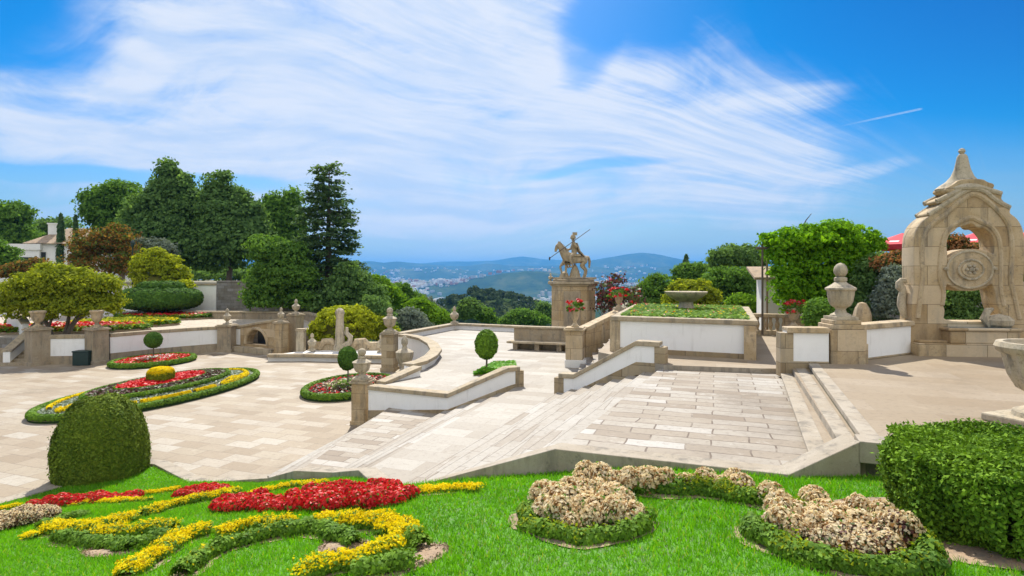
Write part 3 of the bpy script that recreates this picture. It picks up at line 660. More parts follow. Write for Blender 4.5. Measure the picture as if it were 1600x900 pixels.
# arched fountain wall with its piers
t = thing('arch_wall', 'stone wall with a dark low arch and a stone bench before it', 'fountain wall', (-21.4, 45.3, 0), math.atan2(-2.4, 4.4))
cu = bpy.data.curves.new('arch', 'CURVE'); cu.dimensions = '2D'; cu.fill_mode = 'BOTH'; cu.extrude = .3
def spl(cu, pts):
    s = cu.splines.new('POLY'); s.points.add(len(pts)-1); s.use_cyclic_u = True
    for q, p_ in zip(s.points, pts): q.co = (p_[0], p_[1], 0, 1)
def curve_obj(cu, name, mats, parent, M_=None, smooth=False):
    tmp = bpy.data.objects.new('tmp_outline', cu); COL.objects.link(tmp); bpy.context.view_layer.update()
    me = bpy.data.meshes.new_from_object(tmp.evaluated_get(bpy.context.evaluated_depsgraph_get())); bpy.data.objects.remove(tmp); bpy.data.curves.remove(cu)
    me.materials.clear()
    if M_ is not None: me.transform(M_)
    me.name = name; return obj(name, me, parent, mats)
XZ = Matrix.Rotation(R(90), 4, 'X')
spl(cu, [(0, -.3), (5.0, -.3), (5.0, 2.5), (2.5, 2.15), (0, 1.75)])
spl(cu, [(1.7+1.15*math.cos(a)*1.0+.65, .62+1.1*math.sin(a)) for a in np.linspace(0, math.pi, 16)])
curve_obj(cu, 'wall_body', MS['warm'], t, XZ)
MB().sweep([(0, 0), (2.5, 0), (5, 0)], .8, [1.75, 2.15, 2.5], [1.93, 2.33, 2.68]).build('coping', MS['coping'], t, bevel=.03)
MB().tube([(2.35+1.28*math.cos(a), -.31, .62+1.23*math.sin(a)) for a in np.linspace(0, math.pi, 16)], .13, 8).build('arch_moulding', MS['warmplain'], t, True)
MB().box((2.35, .9, -.3), (2.9, .1, 2.3)).build('alcove_back', flat('dark_stone', (.03, .035, .04), .4), t)  # back of the arch in one near-black tone
MB().box((2.4, -.55, 0), (4.4, .6, .42)).build('bench', MS['coping'], t, bevel=.03)
MB().box((.25, -.33, .5), (.42, .06, 1.2)).build('white_panel', MS['white'], t)
pier('arch_pier', 'stone pier at the right end of the arched fountain wall', (-17.0, 42.4, 0), .72, .72, 2.35, R(-25), 'warm')
urn('finial_urn', 'small finial urn on the pier at the right end of the arched wall', (-17.0, 42.4, 2.51), 1.05, 'plain', wide=1.15)
pier('arch_pier', 'taller pale pier with white side just right of the arched fountain wall', (-16.35, 43.6, 0), .8, .8, 2.85, R(-25), 'granite')
urn('finial_urn', 'round-topped urn on the taller pier right of the arched wall', (-16.35, 43.6, 3.01), 1.1, 'plain', wide=1.3)
# low basin steps and carved posts in the middle distance
t = thing('basin_surround', 'low stone platform with scrolled kerbs before the golden domed bush', 'platform', (-11.5, 39.2, 0))
MB().prism([(-5.2, .2), (-3.2, 3.0), (3.6, 3.0), (3.0, -.6), (-2.6, .3)], -.2, .42).build('plinth', MS['white2'], t)
MB().sweep([(-5.2, .2), (-2.6, .3), (3.0, -.6)], .42, .3, .52).build('front_kerb', MS['coping'], t, bevel=.04)
MB().sweep([(-3.4, 3.2), (.2, 3.1), (3.6, 3.0)], .5, .3, 1.0).build('rear_kerb', MS['warmplain'], t, bevel=.06)
for x in (-2.6, -.2, 2.2):
    MB().tube([(x, 2.9, .5), (x+.35, 2.9, 1.05), (x+.9, 2.9, 1.1), (x+1.3, 2.9, .75), (x+1.15, 2.9, .55)], [.2, .26, .24, .2, .14], 8).build('scroll', MS['warmplain'], t, True)
t = thing('carved_column', 'tall weathered carved stone column in front of the golden domed bush', 'column', (-12.55, 42.0, .4))
MB().lathe([(.5, 0), (.46, .3), (.36, .5), (.33, 1.4), (.28, 2.4), (.3, 2.6), (.36, 2.75), (.3, 2.95), (.12, 3.1)], seg=10).build('shaft', MS['urn'], t)
MB().tube([(.3, -.1, .4), (.75, -.1, .6), (.8, -.1, 1.0), (.5, -.1, 1.3), (.55, -.1, 1.7)], [.2, .22, .2, .17, .1], 8).build('side_scroll', MS['urn'], t, True)
pier('carved_post', 'thick carved stone post left of the golden domed bush', (-15.2, 41.5, 0), .55, .5, 1.9, 0, 'urn')
urn('finial_urn', 'small finial urn on the platform left of the carved column', (-14.3, 41.2, .52), 1.25, 'plain', wide=1.2)
urn('finial_urn', 'slender finial urn on the platform right of the golden domed bush', (-9.3, 41.0, .42), 1.35, 'plain', wide=1.2)
# steps up on the far left with their sloping balustrade
mb = MB()
for k in range(9): mb.box((-35.3-k*.05, 37.2+k*.45, -.3), (6.6, .5, .3+.19*(k+1)), R(14))
structure(mb.build('stairs', MS['granite']))
wall('stair_balustrade', 'sloping pale balustrade wall beside the dark left steps', 'balustrade', [(-33.0, 37.6), (-33.9, 41.6)], [0, 1.6], [1.0, 2.75], th=.4, copw=.6)
wall('street_wall', 'white sloping wall at the far left edge behind the steps', 'wall', [(-37.5, 43.0), (-34.2, 40.5)], [1.6, 1.0], [4.1, 2.6], th=.35, copw=.5)

# ------------------------------------------------------------------ horseman: bench, pedestal, statue
t = thing('stone_bench', 'long stone bench with high back at the foot of the horseman pedestal', 'bench', (0.0, 33.7, ZM), R(-18))
MB().box((2.3, .35, 0), (4.5, .3, 1.2)).build('backrest', MS['granite'], t, bevel=.03)
MB().box((2.3, .35, 1.2), (4.7, .48, .12)).build('back_coping', MS['coping'], t, bevel=.03)
MB().box((2.2, -.22, .38), (4.7, .75, .13)).build('seat', MS['coping'], t, bevel=.03)
for x in (.3, 1.6, 2.9, 4.1): MB().box((x, -.12, 0), (.28, .5, .38)).build('support', MS['granite'], t, bevel=.02)
PX, PY = 3.92, 36.6
t = thing('statue_pedestal', 'broad stone pedestal with chamfered corners under the horseman', 'pedestal', (PX, PY, ZM), R(-8))
def octo(a, b, c): return [(-a+c, -b), (a-c, -b), (a, -b+c), (a, b-c), (a-c, b), (-a+c, b), (-a, b-c), (-a, -b+c)]
MB().prism(octo(1.5, 1.25, .55), -.3, .55).prism(octo(1.36, 1.12, .5), .55, 3.62).build('shaft', MS['warm'], t, bevel=.02)
MB().prism(octo(1.45, 1.2, .52), 3.62, 3.74).prism(octo(1.58, 1.32, .55), 3.74, 3.9).build('cornice', MS['coping'], t, bevel=.03)
MB().box((-.06, -1.13, .85), (1.05, .06, 2.45)).build('front_panel', MS['granite'], t, bevel=.02)
MB().prism(octo(1.3, 1.05, .5), 3.9, 4.05).prism(octo(1.0, .8, .4), 4.05, 4.15).build('top_step', MS['granite'], t, bevel=.05)
urn('corner_finial', 'tiny finial on the left rear corner of the horseman pedestal', (PX-1.45, PY+.35, ZM+3.9), .55, 'plain', wide=1.3)
def skin(name, verts, edges, parent, mat, root=0, lv=2):
    me = bpy.data.meshes.new(name); me.from_pydata([v_[0] for v_ in verts], edges, [])
    tmp = bpy.data.objects.new('tmp_skin', me); COL.objects.link(tmp)
    md = tmp.modifiers.new('Skin', 'SKIN'); md.use_smooth_shade = True
    for i, v_ in enumerate(verts):
        sv = me.skin_vertices[0].data[i]; r_ = v_[1]; sv.radius = (r_, r_) if not hasattr(r_, '__len__') else r_; sv.use_root = (i == root)
    s2 = tmp.modifiers.new('Sub', 'SUBSURF'); s2.levels = lv; s2.render_levels = lv
    bpy.context.view_layer.update()
    m2 = bpy.data.meshes.new_from_object(tmp.evaluated_get(bpy.context.evaluated_depsgraph_get()))
    bpy.data.objects.remove(tmp); bpy.data.meshes.remove(me); m2.materials.clear(); m2.name = name
    return obj(name, m2, parent, mat)
ST = MS['statue'] = stone('statue_stone', (.38, .29, .17), (.46, .37, .24), (.17, .13, .08), scale=2.2, stain=.7)
t = thing('equestrian_statue', 'weathered stone horseman in a plumed helmet riding with a long lance', 'statue', (PX+.05, PY, ZM+4.12), R(180+6)); t.scale = (1.14,)*3
vs = [((-.55, 0, 1.14), .27), ((-.05, 0, 1.06), .29), ((.42, 0, 1.12), .29), ((.64, 0, 1.38), (.24, .21)), ((.76, 0, 1.64), (.20, .15)), ((.84, 0, 1.86), (.14, .11)),
      ((.98, 0, 1.76), (.11, .12)), ((1.06, 0, 1.54), .085), ((1.07, 0, 1.44), .068),
      ((-.79, 0, 1.18), .07), ((-.86, 0, .95), .085), ((-.84, 0, .55), .055)]
es = [(0, 1), (1, 2), (2, 3), (3, 4), (4, 5), (5, 6), (6, 7), (7, 8), (0, 9), (9, 10), (10, 11)]
def limb(start, chain):
    i = start
    for v_ in chain: vs.append(v_); es.append((i, len(vs)-1)); i = len(vs)-1
for s in (-1, 1):
    o_ = .1 if s > 0 else -.08
    limb(0, [((-.55, .17*s, .92), .17), ((-.42+o_, .18*s, .68), .11), ((-.66+o_, .18*s, .44), .062), ((-.60+o_, .18*s, .14), .05), ((-.54+o_, .18*s, .03), .07)])
limb(2, [((.46, .16, .9), .13), ((.52, .17, .52), .068), ((.5, .17, .14), .048), ((.55, .17, .03), .065)])
limb(2, [((.5, -.16, .92), .13), ((.78, -.17, .66), .07), ((.70, -.17, .34), .048), ((.62, -.17, .26), .06)])
for s in (-1, 1): limb(5, [((.86, .06*s, 1.98), .028)])
skin('horse', vs, es, t, ST)
mb = MB()
for k in range(7):
    a = k/6; mb.box((.50+.36*a-.1*(1-a), 0, 1.42+.45*a), (.14, .09, .16), 0)
mb.build('mane', ST, t)
MB().lathe([(.34, 0), (.28, .22), (.22, .42), (.14, .62), (0, .85)], (-.02, 0, 0), 9).box((0, 0, -.06), (2.3, .8, .1)).lathe([(.3, 0), (.2, .28), (0, .4)], (.55, -.15, 0), 8).build('rock_support', ST, t)
MB().box((-.03, 0, 1.2), (.62, .66, .14), top=.8).build('saddle_cloth', ST, t, bevel=.04)
vs = [((0, 0, 1.42), .17), ((.02, 0, 1.62), .16), ((.05, 0, 1.84), (.21, .16)), ((.06, 0, 2.0), .10), ((.07, 0, 2.07), .075), ((.09, 0, 2.2), (.11, .12)), ((.09, 0, 2.30), .09)]
es = [(0, 1), (1, 2), (2, 3), (3, 4), (4, 5), (5, 6)]
limb(2, [((.05, .26, 1.9), .085), ((-.06, .40, 1.68), .07), ((.13, .34, 1.93), .05), ((.19, .33, 1.99), .055)])
limb(2, [((.05, -.26, 1.9), .085), ((.12, -.36, 1.64), .07), ((.36, -.18, 1.58), .05), ((.43, -.14, 1.59), .052)])
for s in (-1, 1): limb(0, [((.02, .17*s, 1.34), .13), ((.34, .33*s, 1.14), .10), ((.20, .36*s, .76), .07), ((.18, .36*s, .64), .055), ((.34, .38*s, .60), .045)])
rd = skin('rider', vs, es, t, ST)
MB().lathe([(.16, 2.20), (.15, 2.30), (.10, 2.4), (0, 2.45)], (.08, 0, 0), 14).box((-.02, 0, 2.38), (.26, .05, .17), 0).box((.2, 0, 2.19), (.10, .14, .02)).build('helmet', ST, rd, True)
MB().add([(-.08, -.26, 1.95), (-.08, .26, 1.95), (-.2, .34, 1.5), (-.2, -.34, 1.5), (-.5, .33, 1.18), (-.5, -.33, 1.18), (-.14, -.2, 1.95), (-.14, .2, 1.95), (-.28, .3, 1.5), (-.28, -.3, 1.5), (-.56, .3, 1.2), (-.56, -.3, 1.2)],
         [(0, 1, 2, 3), (3, 2, 4, 5), (6, 9, 8, 7), (9, 11, 10, 8), (0, 6, 7, 1), (1, 7, 8, 2), (2, 8, 10, 4), (3, 9, 6, 0), (5, 11, 9, 3), (4, 10, 11, 5)]).build('cloak', ST, rd, True)
lan = MB().tube([(1.42, .34, 1.12), (.19, .34, 1.99), (-.80, .34, 2.69)], [.02, .022, .016], 8)
lan.lathe([(.0, -.16), (.05, -.04), (.03, .06)], (1.46, .34, 1.10), 8); lan.build('lance', flat('dark_bronze', (.06, .05, .04), .5), t, True)

# ------------------------------------------------------------------ ramp balustrade, square planter, fountain bowl
t = thing('balustrade_pier', 'square stone pier holding the red geranium vase at the foot of the ramp', 'pier', (2.98, 27.2, ZM), R(-14))
MB().box((.25, 0, -.2), (1.35, .95, .55)).build('plinth', MS['white2'], t, bevel=.02)
MB().box((0, 0, .35), (.80, .80, 1.35)).build('shaft', MS['warm'], t, bevel=.02)
MB().box((0, 0, 1.7), (.98, .98, .1)).box((0, 0, 1.8), (.86, .86, .06)).build('cap', MS['warmplain'], t, bevel=.025)
q0, q1 = Vector((3.4, 27.6)), Vector((5.75, 31.0))
t = wall('ramp_balustrade', 'solid stone balustrade with rounded rail rising behind the geranium pier', 'balustrade', [q0, q1], [ZM, ZM+1.0], [3.42, 4.05], th=.34, cop=.2, copw=.5, base=.25, body='warm', trimmat='warmplain', basemat='warm')
for f_ in (.45, .98): MB().box(((q1.x-q0.x)*f_, (q1.y-q0.y)*f_, .3), (.42, .42, 1.25+.55*f_), math.atan2(3.4, 2.35)).build('panel_post', MS['warmplain'], t, bevel=.02)
fl_, fr_ = G(957, 549, ZU+.15), G(1181, 562, ZU+.15)
bl_ = A(993, 478, 30.4); br_ = A(1168, 482, 28.0)
t = thing('square_planter', 'large white-walled square planter with stone coping and corner posts', 'planter', (fl_.x, fl_.y, ZU+.15))
Q = [(p_.x-fl_.x, p_.y-fl_.y) for p_ in (fl_, fr_, br_, bl_)]
Qi = [(q[0]*.90+.30, q[1]*.9+.3) for q in Q]
MB().sweep(Q, .4, -.2, 1.16, off=.22, closed=True).build('wall_body', MS['white'], t)
MB().sweep(Q, .47, -.2, .17, off=.22, closed=True).build('base_course', MS['ashlar'], t, bevel=.015)
MB().sweep(Q, .62, 1.15, 1.32, off=.24, closed=True).build('coping', MS['coping'], t, bevel=.03)
for q, s in zip(Q, ((1, 1), (-1, 1), (-1, -1), (1, -1))): MB().box((q[0]+.15*s[0], q[1]+.10*s[1], -.15), (.38, .38, 1.297), R(-25)).build('corner_post', MS['warmplain'], t, bevel=.015)
planter_in = [(fl_.x+q[0], fl_.y+q[1]) for q in Q]
cx, cy = sum(q[0] for q in planter_in)/4, sum(q[1] for q in planter_in)/4
MB().prism([((q[0]-cx)*.9, (q[1]-cy)*.93) for q in planter_in], .7, 1.2).build('soil', M_SOIL, t, loc=(cx-fl_.x, cy-fl_.y, 0))
bc = A(1072, 489, 25.6)
t = thing('fountain_bowl', 'shallow lobed stone fountain bowl on a short foot amid the planter grass', 'fountain bowl', (bc.x, bc.y, ZU+.15+1.2), R(10)); t.scale = (.88, .88, 1.05)
MB().box((0, 0, 0), (1.7, 1.7, .12)).lathe([(.45, .1), (.38, .25), (.33, .4), (.36, .45)], seg=12).build('foot', MS['urn'], t, bevel=.02)
b_ = MB(); prof_ = [(.34, .45), (.5, .5), (.78, .68), (.95, .82), (.97, .88), (.9, .88), (.7, .78), (0, .72)]; seg = 64; vs2 = []
for i in range(seg):
    a = 2*math.pi*i/seg
    for r_, z_ in prof_: k_ = 1+(.16*abs(math.cos(3*a)) if r_ > .6 else 0); vs2.append((r_*k_*math.cos(a), r_*k_*math.sin(a), z_))
n_ = len(prof_); b_.add(vs2, [(i*n_+k, ((i+1) % seg)*n_+k, ((i+1) % seg)*n_+k+1, i*n_+k+1) for i in range(seg) for k in range(n_-1)]); b_.build('bowl', MS['urn'], t, True)
# rear balustrade with turned balusters
e0, e1 = Vector((11.45, 28.0)), Vector((13.1, 27.4)); L_ = (e1-e0).length
t = thing('rear_balustrade', 'short balustrade of turned balusters behind the right end of the planter', 'balustrade', (e0.x, e0.y, ZU+.15), math.atan2(e1.y-e0.y, e1.x-e0.x))
MB().box((L_/2, 0, 0), (L_, .4, .2)).build('base_rail', MS['warmplain'], t, bevel=.02)
MB().box((L_/2, 0, .82), (L_, .4, .18)).build('hand_rail', MS['warmplain'], t, bevel=.04)
for i in range(6): MB().lathe([(.1, .2), (.06, .28), (.1, .42), (.11, .5), (.055, .68), (.085, .76), (.08, .82)], (.15+i*(L_-.3)/5, 0, 0), 10).build('baluster', MS['warmplain'], t, True)
wall('rear_balustrade', 'stubby stone rail curving forward under the red potted geranium', 'balustrade', [(13.1, 27.4), (13.6, 26.4)], ZU, ZU+1.15, th=.36, copw=.5, body='warm', basemat='warm')

# ------------------------------------------------------------------ carved fountain frame on the right
t = thing('carved_fountain', 'tall carved stone fountain frame with bell roof and two openings round an oval medallion', 'fountain', (14.62, 18.75, ZR-.02), R(-7)); t.scale = (.87, .8, 1)
S_ = 1/2.5*18.75/900                 # one unit of the traced outline in metres
def nu(u_, v_): return ((u_-357)*S_, (833-v_)*S_)
half_l = [(112, 833), (118, 770), (130, 700), (128, 640), (140, 560), (137, 450), (140, 380), (150, 345), (172, 318), (205, 296), (195, 288), (240, 262), (262, 245), (228, 240), (275, 222), (300, 212), (262, 196), (300, 178), (325, 160)]
half_r = [(415, 160), (432, 172), (460, 180), (450, 196), (490, 214), (485, 235), (500, 250), (524, 264), (518, 290), (550, 312), (570, 345), (580, 400), (578, 480), (572, 560), (586, 620), (590, 700), (592, 770), (598, 833)]
def chaikin(P_, n=1, closed=True):
    for _ in range(n):
        Q_ = [] if closed else [P_[0]]
        for i in range(len(P_) if closed else len(P_)-1):
            a, b = P_[i], P_[(i+1) % len(P_)]; Q_ += [(a[0]*.8+b[0]*.2, a[1]*.8+b[1]*.2), (a[0]*.2+b[0]*.8, a[1]*.2+b[1]*.8)]
        P_ = Q_ if closed else Q_+[P_[-1]]
    return P_
out = [nu(*q) for q in chaikin(half_l+half_r, 2)]
cu = bpy.data.curves.new('frame_outline', 'CURVE'); cu.dimensions = '2D'; cu.fill_mode = 'BOTH'; cu.extrude = .42; cu.bevel_depth = .035; cu.bevel_resolution = 2
spl(cu, out)
spl(cu, [nu(*q) for q in chaikin([(268, 442), (264, 400), (275, 365), (300, 350), (310, 338), (345, 330), (365, 322), (380, 326), (396, 342), (420, 340), (440, 355), (460, 378), (466, 410), (464, 452), (430, 436), (385, 428), (345, 428), (305, 440), (280, 462), (268, 462)], 2)])
spl(cu, [nu(*q) for q in chaikin([(268, 552), (290, 566), (325, 580), (375, 582), (420, 572), (452, 550), (466, 580), (478, 640), (502, 690), (502, 706), (250, 706), (258, 660), (250, 640), (256, 590)], 2)])
curve_obj(cu, 'frame_body', MS['warm'], t, XZ)
def mould(name, pts, r_, y=-.44, close=False):
    pts = chaikin(pts, 2, False); return MB().tube([(nu(*q)[0], y, nu(*q)[1]) for q in pts], r_, 8).build(name, MS['warmplain'], t, True)
mould('outer_moulding', [(150, 690), (160, 600), (172, 520), (165, 440), (170, 390), (185, 350), (215, 322), (260, 295), (310, 250), (350, 222), (378, 212), (410, 225), (450, 255), (495, 300), (520, 340), (532, 400), (530, 470), (524, 540), (540, 600), (560, 690)], .095)
mould('inner_moulding', [(250, 640), (258, 590), (238, 540), (240, 470), (250, 400), (262, 362), (290, 335), (330, 315), (368, 302), (400, 318), (446, 335), (478, 375), (488, 440), (486, 520), (486, 580), (500, 640)], .085)
for nm, ps, r_ in (('cornice', [(195, 290), (250, 258), (300, 226), (345, 200), (378, 192), (420, 200), (470, 240), (524, 268)], .085), ('upper_cornice', [(228, 240), (290, 212), (340, 190), (375, 180), (420, 192), (490, 214)], .085)):
    ps = chaikin(ps, 2, False); MB().tube([(nu(*q)[0], -.43, nu(*q)[1]) for q in ps], r_, 8).tube([(nu(*q)[0], .43, nu(*q)[1]) for q in ps], r_, 8).build(nm, MS['urn'], t, True)
# bell-shaped roof, flattened front to back
rp = [(108, 196), (112, 188), (95, 176), (68, 160), (48, 140), (34, 112), (27, 85), (22, 62), (14, 52), (8, 50)]
b_ = MB().lathe([(r_*S_, (833-v_)*S_) for r_, v_ in rp], ((362-357)*S_, 0, 0), 28)
b_.v = [(x, y*.62, z) for x, y, z in b_.v]; b_.build('bell_roof', MS['urn'], t, True)
MB().lathe([(.05, 0), (.10, .05), (.12, .1), (.08, .17), (0, .2)], (nu(360, 0)[0], 0, (833-52)*S_), 14).build('roof_finial', MS['urn'], t, True)
ov = MB()
for a, b2, y0, y1 in ((95, 72, -.50, -.30), (54, 40, -.56, -.45), (38, 28, -.60, -.5)):
    c_ = nu(360, 503); pts = [(c_[0]+a*S_*math.cos(k), c_[1]+b2*S_*math.sin(k)) for k in np.linspace(0, 2*math.pi, 40, endpoint=False)]
    ov.add([(x, y0, z) for x, z in pts]+[(x, y1, z) for x, z in pts], [list(range(40)), list(range(79, 39, -1))]+[(i, i+40, (i+1) % 40+40, (i+1) % 40) for i in range(40)])
ov.build('oval_medallion', MS['warmplain'], t, bevel=.02)
c_ = nu(360, 503); ob = MB()
for a, b2 in ((92, 70), (50, 37)): ob.tube([(c_[0]+a*S_*math.cos(k), -.5 if a > 60 else -.57, c_[1]+b2*S_*math.sin(k)) for k in np.linspace(0, 2*math.pi, 41)], .035, 6)
for k in range(6): ob.lathe([(0, -.05), (.06, -.03), (.07, .02), (0, .06)], (c_[0]+.16*math.cos(k*1.05), -.61, c_[1]+.12*math.sin(k*1.05)), 8)
ob.lathe([(0, -.08), (.09, -.04), (.09, .04), (0, .08)], (c_[0], -.62, c_[1]), 10); ob.build('medallion_carving', MS['urn'], t, True)
for u_ in (265, 460): MB().lathe([(0, -.08), (.09, -.03), (.09, .03), (0, .08)], (nu(u_, 500)[0], -.48, nu(u_, 500)[1]), 10).build('rosette', MS['urn'], t, True)
MB().box((0, -.28, 0), (3.95, 1.5, .42)).box((0, -.2, .42), (3.7, 1.25, .08)).build('plinth', MS['warm'], t, bevel=.03)
MB().box((.25, -.55, .42), (2.3, .9, .40)).box((.25, -.55, .82), (2.5, 1.05, .1)).build('basin', MS['warm'], t, bevel=.06)
m, tt, p, o = new_mat('basin_water'); tt.put(p.inputs['Base Color'], (.05, .10, .13, 1)); p.inputs['Roughness'].default_value = .05
MB().box((.25, -.55, .9), (2.2, .75, .03)).build('water', m, t)
MB().lathe([(.3, 0), (.42, .1), (.45, .25), (.3, .38), (0, .45)], (1.0, -.5, .9), 14).tube([(.7, -.5, 1.0), (.5, -.5, 1.2), (.62, -.5, 1.45), (.8, -.5, 1.5)], [.16, .15, .12, .05], 8).build('carved_dolphin', MS['urn'], t, True)
for sx, u_, v_ in ((-1, 118, 590), (1, 590, 600)):
    MB().tube([(nu(u_, v_)[0]+sx*a, 0, nu(u_, v_)[1]+b2) for a, b2 in ((-.05, -.85), (.02, -.62), (.08, -.4), (.07, -.2), (.03, .0), (.07, .1), (.15, .17), (.16, .28), (.08, .36), (-.04, .36), (-.08, .28))], [.10, .14, .16, .15, .13, .14, .15, .13, .11, .08, .05], 12).build('side_volute', MS['urn'], t, True)

# big vase cut by the right edge of the photo
vc = Vector((9.12, 9.75, ZR))
t = thing('giant_vase', 'huge grey fluted stone vase on a square base at the right edge', 'vase', vc)
MB().box((0, 0, 0), (1.35, 1.35, .14), R(20)).build('base', MS['urn'], t, bevel=.03)
MB().lathe([(.52, .14), (.5, .22), (.3, .3), (.22, .42), (.26, .5)], seg=28).build('foot', MS['urn'], t, True)
MB().lathe([(.26, .5), (.46, .62), (.58, .85), (.64, 1.1), (.66, 1.2), (.72, 1.24), (.75, 1.32), (.72, 1.40), (.62, 1.4), (.5, 1.2), (0, 1.1)], seg=72, flute=18, fl=(.55, 1.15)).build('bowl', MS['urn'], t, True)

# ------------------------------------------------------------------ foliage colours
LF = dict(
 lime=leafmat('lime_leaf', (.08, .19, .01), (.27, .47, .03), .5, gloss=.95),
 dark=leafmat('dark_leaf', (.065, .135, .035), (.24, .41, .11), .45, gloss=.95),
 conifer=leafmat('conifer_leaf', (.045, .10, .042), (.17, .28, .11), .4, gloss=.95),
 mid=leafmat('mid_leaf', (.065, .16, .022), (.21, .38, .055), .45, gloss=.95),
 gold=leafmat('gold_leaf', (.20, .27, .01), (.62, .66, .03), .5, gloss=.95),
 goldd=leafmat('olive_gold_leaf', (.14, .20, .01), (.48, .53, .03), .5, gloss=.95),
 rust=leafmat('rust_leaf', (.17, .09, .02), (.42, .24, .05), .45, spot=((.12, .17, .03, 1), .35), gloss=.95),
 red=leafmat('rust_red_leaf', (.26, .11, .045), (.56, .28, .11), .45, spot=((.07, .10, .03, 1), .35), gloss=.95),
 silver=leafmat('silver_leaf', (.10, .14, .10), (.26, .31, .25), .25, gloss=.95),
 box=leafmat('box_leaf', (.055, .14, .01), (.24, .42, .025), .3, gloss=.75),
 hedge=leafmat('hedge_leaf', (.03, .095, .006), (.25, .43, .025), .16, gloss=.95),
 yew=leafmat('yew_leaf', (.05, .10, .008), (.23, .30, .025), .18, gloss=.95),
 topi=leafmat('topiary_leaf', (.035, .095, .014), (.13, .26, .03), .2, gloss=.95),
 vine=leafmat('vine_leaf', (.08, .24, .006), (.30, .56, .018), .55, gloss=.95),
 knoll=leafmat('knoll_leaf', (.028, .055, .022), (.085, .13, .05), .2, gloss=1.0),
 grass=leafmat('grass_blade', (.10, .30, .006), (.25, .56, .015), .5, tcol=(1.0, 1.1, .4), spot=((.42, .46, .06, 1), .05)),
 redf=leafmat('scarlet_petal', (.50, .008, .010), (.80, .030, .025), .3, tcol=(1.1, .6, .5)),
 yelf=leafmat('yellow_petal', (.80, .60, .0), (1.0, .84, .012), .4, tcol=(1, 1, .5), spot=((.45, .32, .01, 1), .08), gloss=.95),
 pink=leafmat('pink_petal', (.65, .06, .10), (.85, .25, .28), .35, tcol=(1, .8, .8), spot=((.8, .04, .02, 1), .45)),
 cream=leafmat('cream_petal', (.76, .60, .33), (.98, .91, .70), .45, tcol=(1, .96, .85), spot=((.38, .21, .08, 1), .2), gloss=1.0),  # a share of petals is coloured brown to stand for shadows
 wine=leafmat('wine_leaf', (.07, .02, .02), (.17, .07, .05), .25, spot=((.08, .12, .03, 1), .35)),
 brown=leafmat('brown_leaf', (.13, .075, .03), (.26, .17, .07), .25, spot=((.09, .15, .03, 1), .3), gloss=.95),
 grey=leafmat('grey_carpet_leaf', (.16, .22, .14), (.34, .40, .29), .2),
 whitef=leafmat('white_petal', (.62, .60, .50), (.85, .83, .75), .3, tcol=(1, 1, .9)))
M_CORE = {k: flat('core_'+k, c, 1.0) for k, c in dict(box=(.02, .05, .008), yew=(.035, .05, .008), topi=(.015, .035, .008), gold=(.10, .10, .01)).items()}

def tree(name, label, cat, base, h, blobs, mat, n, leaf, trunk=None, bark=None, cr=.5, per=14, group=None, crownname='crown', low=-.6, tri=False, shell=.75):
    """blobs relative to the base; trunk: list of (points, radii)"""
    t = thing(name, label, cat, base, 0, group)
    mb = MB()
    if trunk is None:
        top = max(b[0][2] for b in blobs); trunk = [([(0, 0, -.6), (0.03*h, 0, top*.35), (-.02*h, .01*h, top*.7), (0, 0, top)], [.028*h, .022*h, .016*h, .006*h])]
        for i in range(5):
            a = i*2.4; z = top*(.35+.09*i); b_ = blobs[i % len(blobs)]
            trunk.append(([(0, 0, z), (b_[0][0]*.5+.1*h*math.cos(a), b_[0][1]*.5+.1*h*math.sin(a), z+.1*h), (b_[0][0]+b_[1][0]*.5*math.cos(a), b_[0][1]+b_[1][1]*.5*math.sin(a), b_[0][2]+.2*b_[1][2])], [.012*h, .008*h, .003*h]))
    for p_, r_ in trunk: mb.tube(p_, r_, 7)
    mb.build('trunk', bark or M_BARK, t, True)
    P_, D_ = clumps(blobs, n, int(per*3.4), cr*1.05, low=low, shell=shell)
    leaves(crownname, P_, leaf*.5, [LF[mat]] if isinstance(mat, str) else mat, D_, parent=t, tri=tri, spread=.55 if mat == 'goldd' else .8)
    return t
def bush(name, label, cat, base, blobs, mat, n, leaf, cr=.3, per=12, group=None, low=-.4, tri=False, shell=.75):
    P_, D_ = clumps(blobs, n, int(per*3.0), cr*1.15, low=low, shell=shell); o = leaves(name, P_, leaf*.55, [LF[mat]] if isinstance(mat, str) else mat, D_, tri=tri, spread=.8)
    o.location = base; tag(o, label, cat, group); return o
def solid(name, prof_fn, n, leaf, mat, core, parent=None, dens=1.0, spread=.55):
    """clipped shape: a dark core with short leaves all over it. prof_fn(unit dirs) -> points, normals"""
    d = fib(n); P_, D_ = prof_fn(d); P_ = P_+D_*RNG.normal(0, leaf*.25, (n, 1))
    return leaves(name, P_, leaf, [LF[mat]], D_, spread=spread, parent=parent)
def sup(rx, ry, rz, e=2.0, c=(0, 0, 0), zmin=None):
    def f(d):
        k = (np.abs(d[:, 0])**e+np.abs(d[:, 1])**e+np.abs(d[:, 2])**e)**(-1/e); q = d*k[:, None]
        n_ = np.sign(q)*np.abs(q)**(e-1)/np.array([rx, ry, rz]); n_ /= np.linalg.norm(n_, axis=1, keepdims=True)
        return q*np.array([rx, ry, rz])+np.array(c), n_
    return f
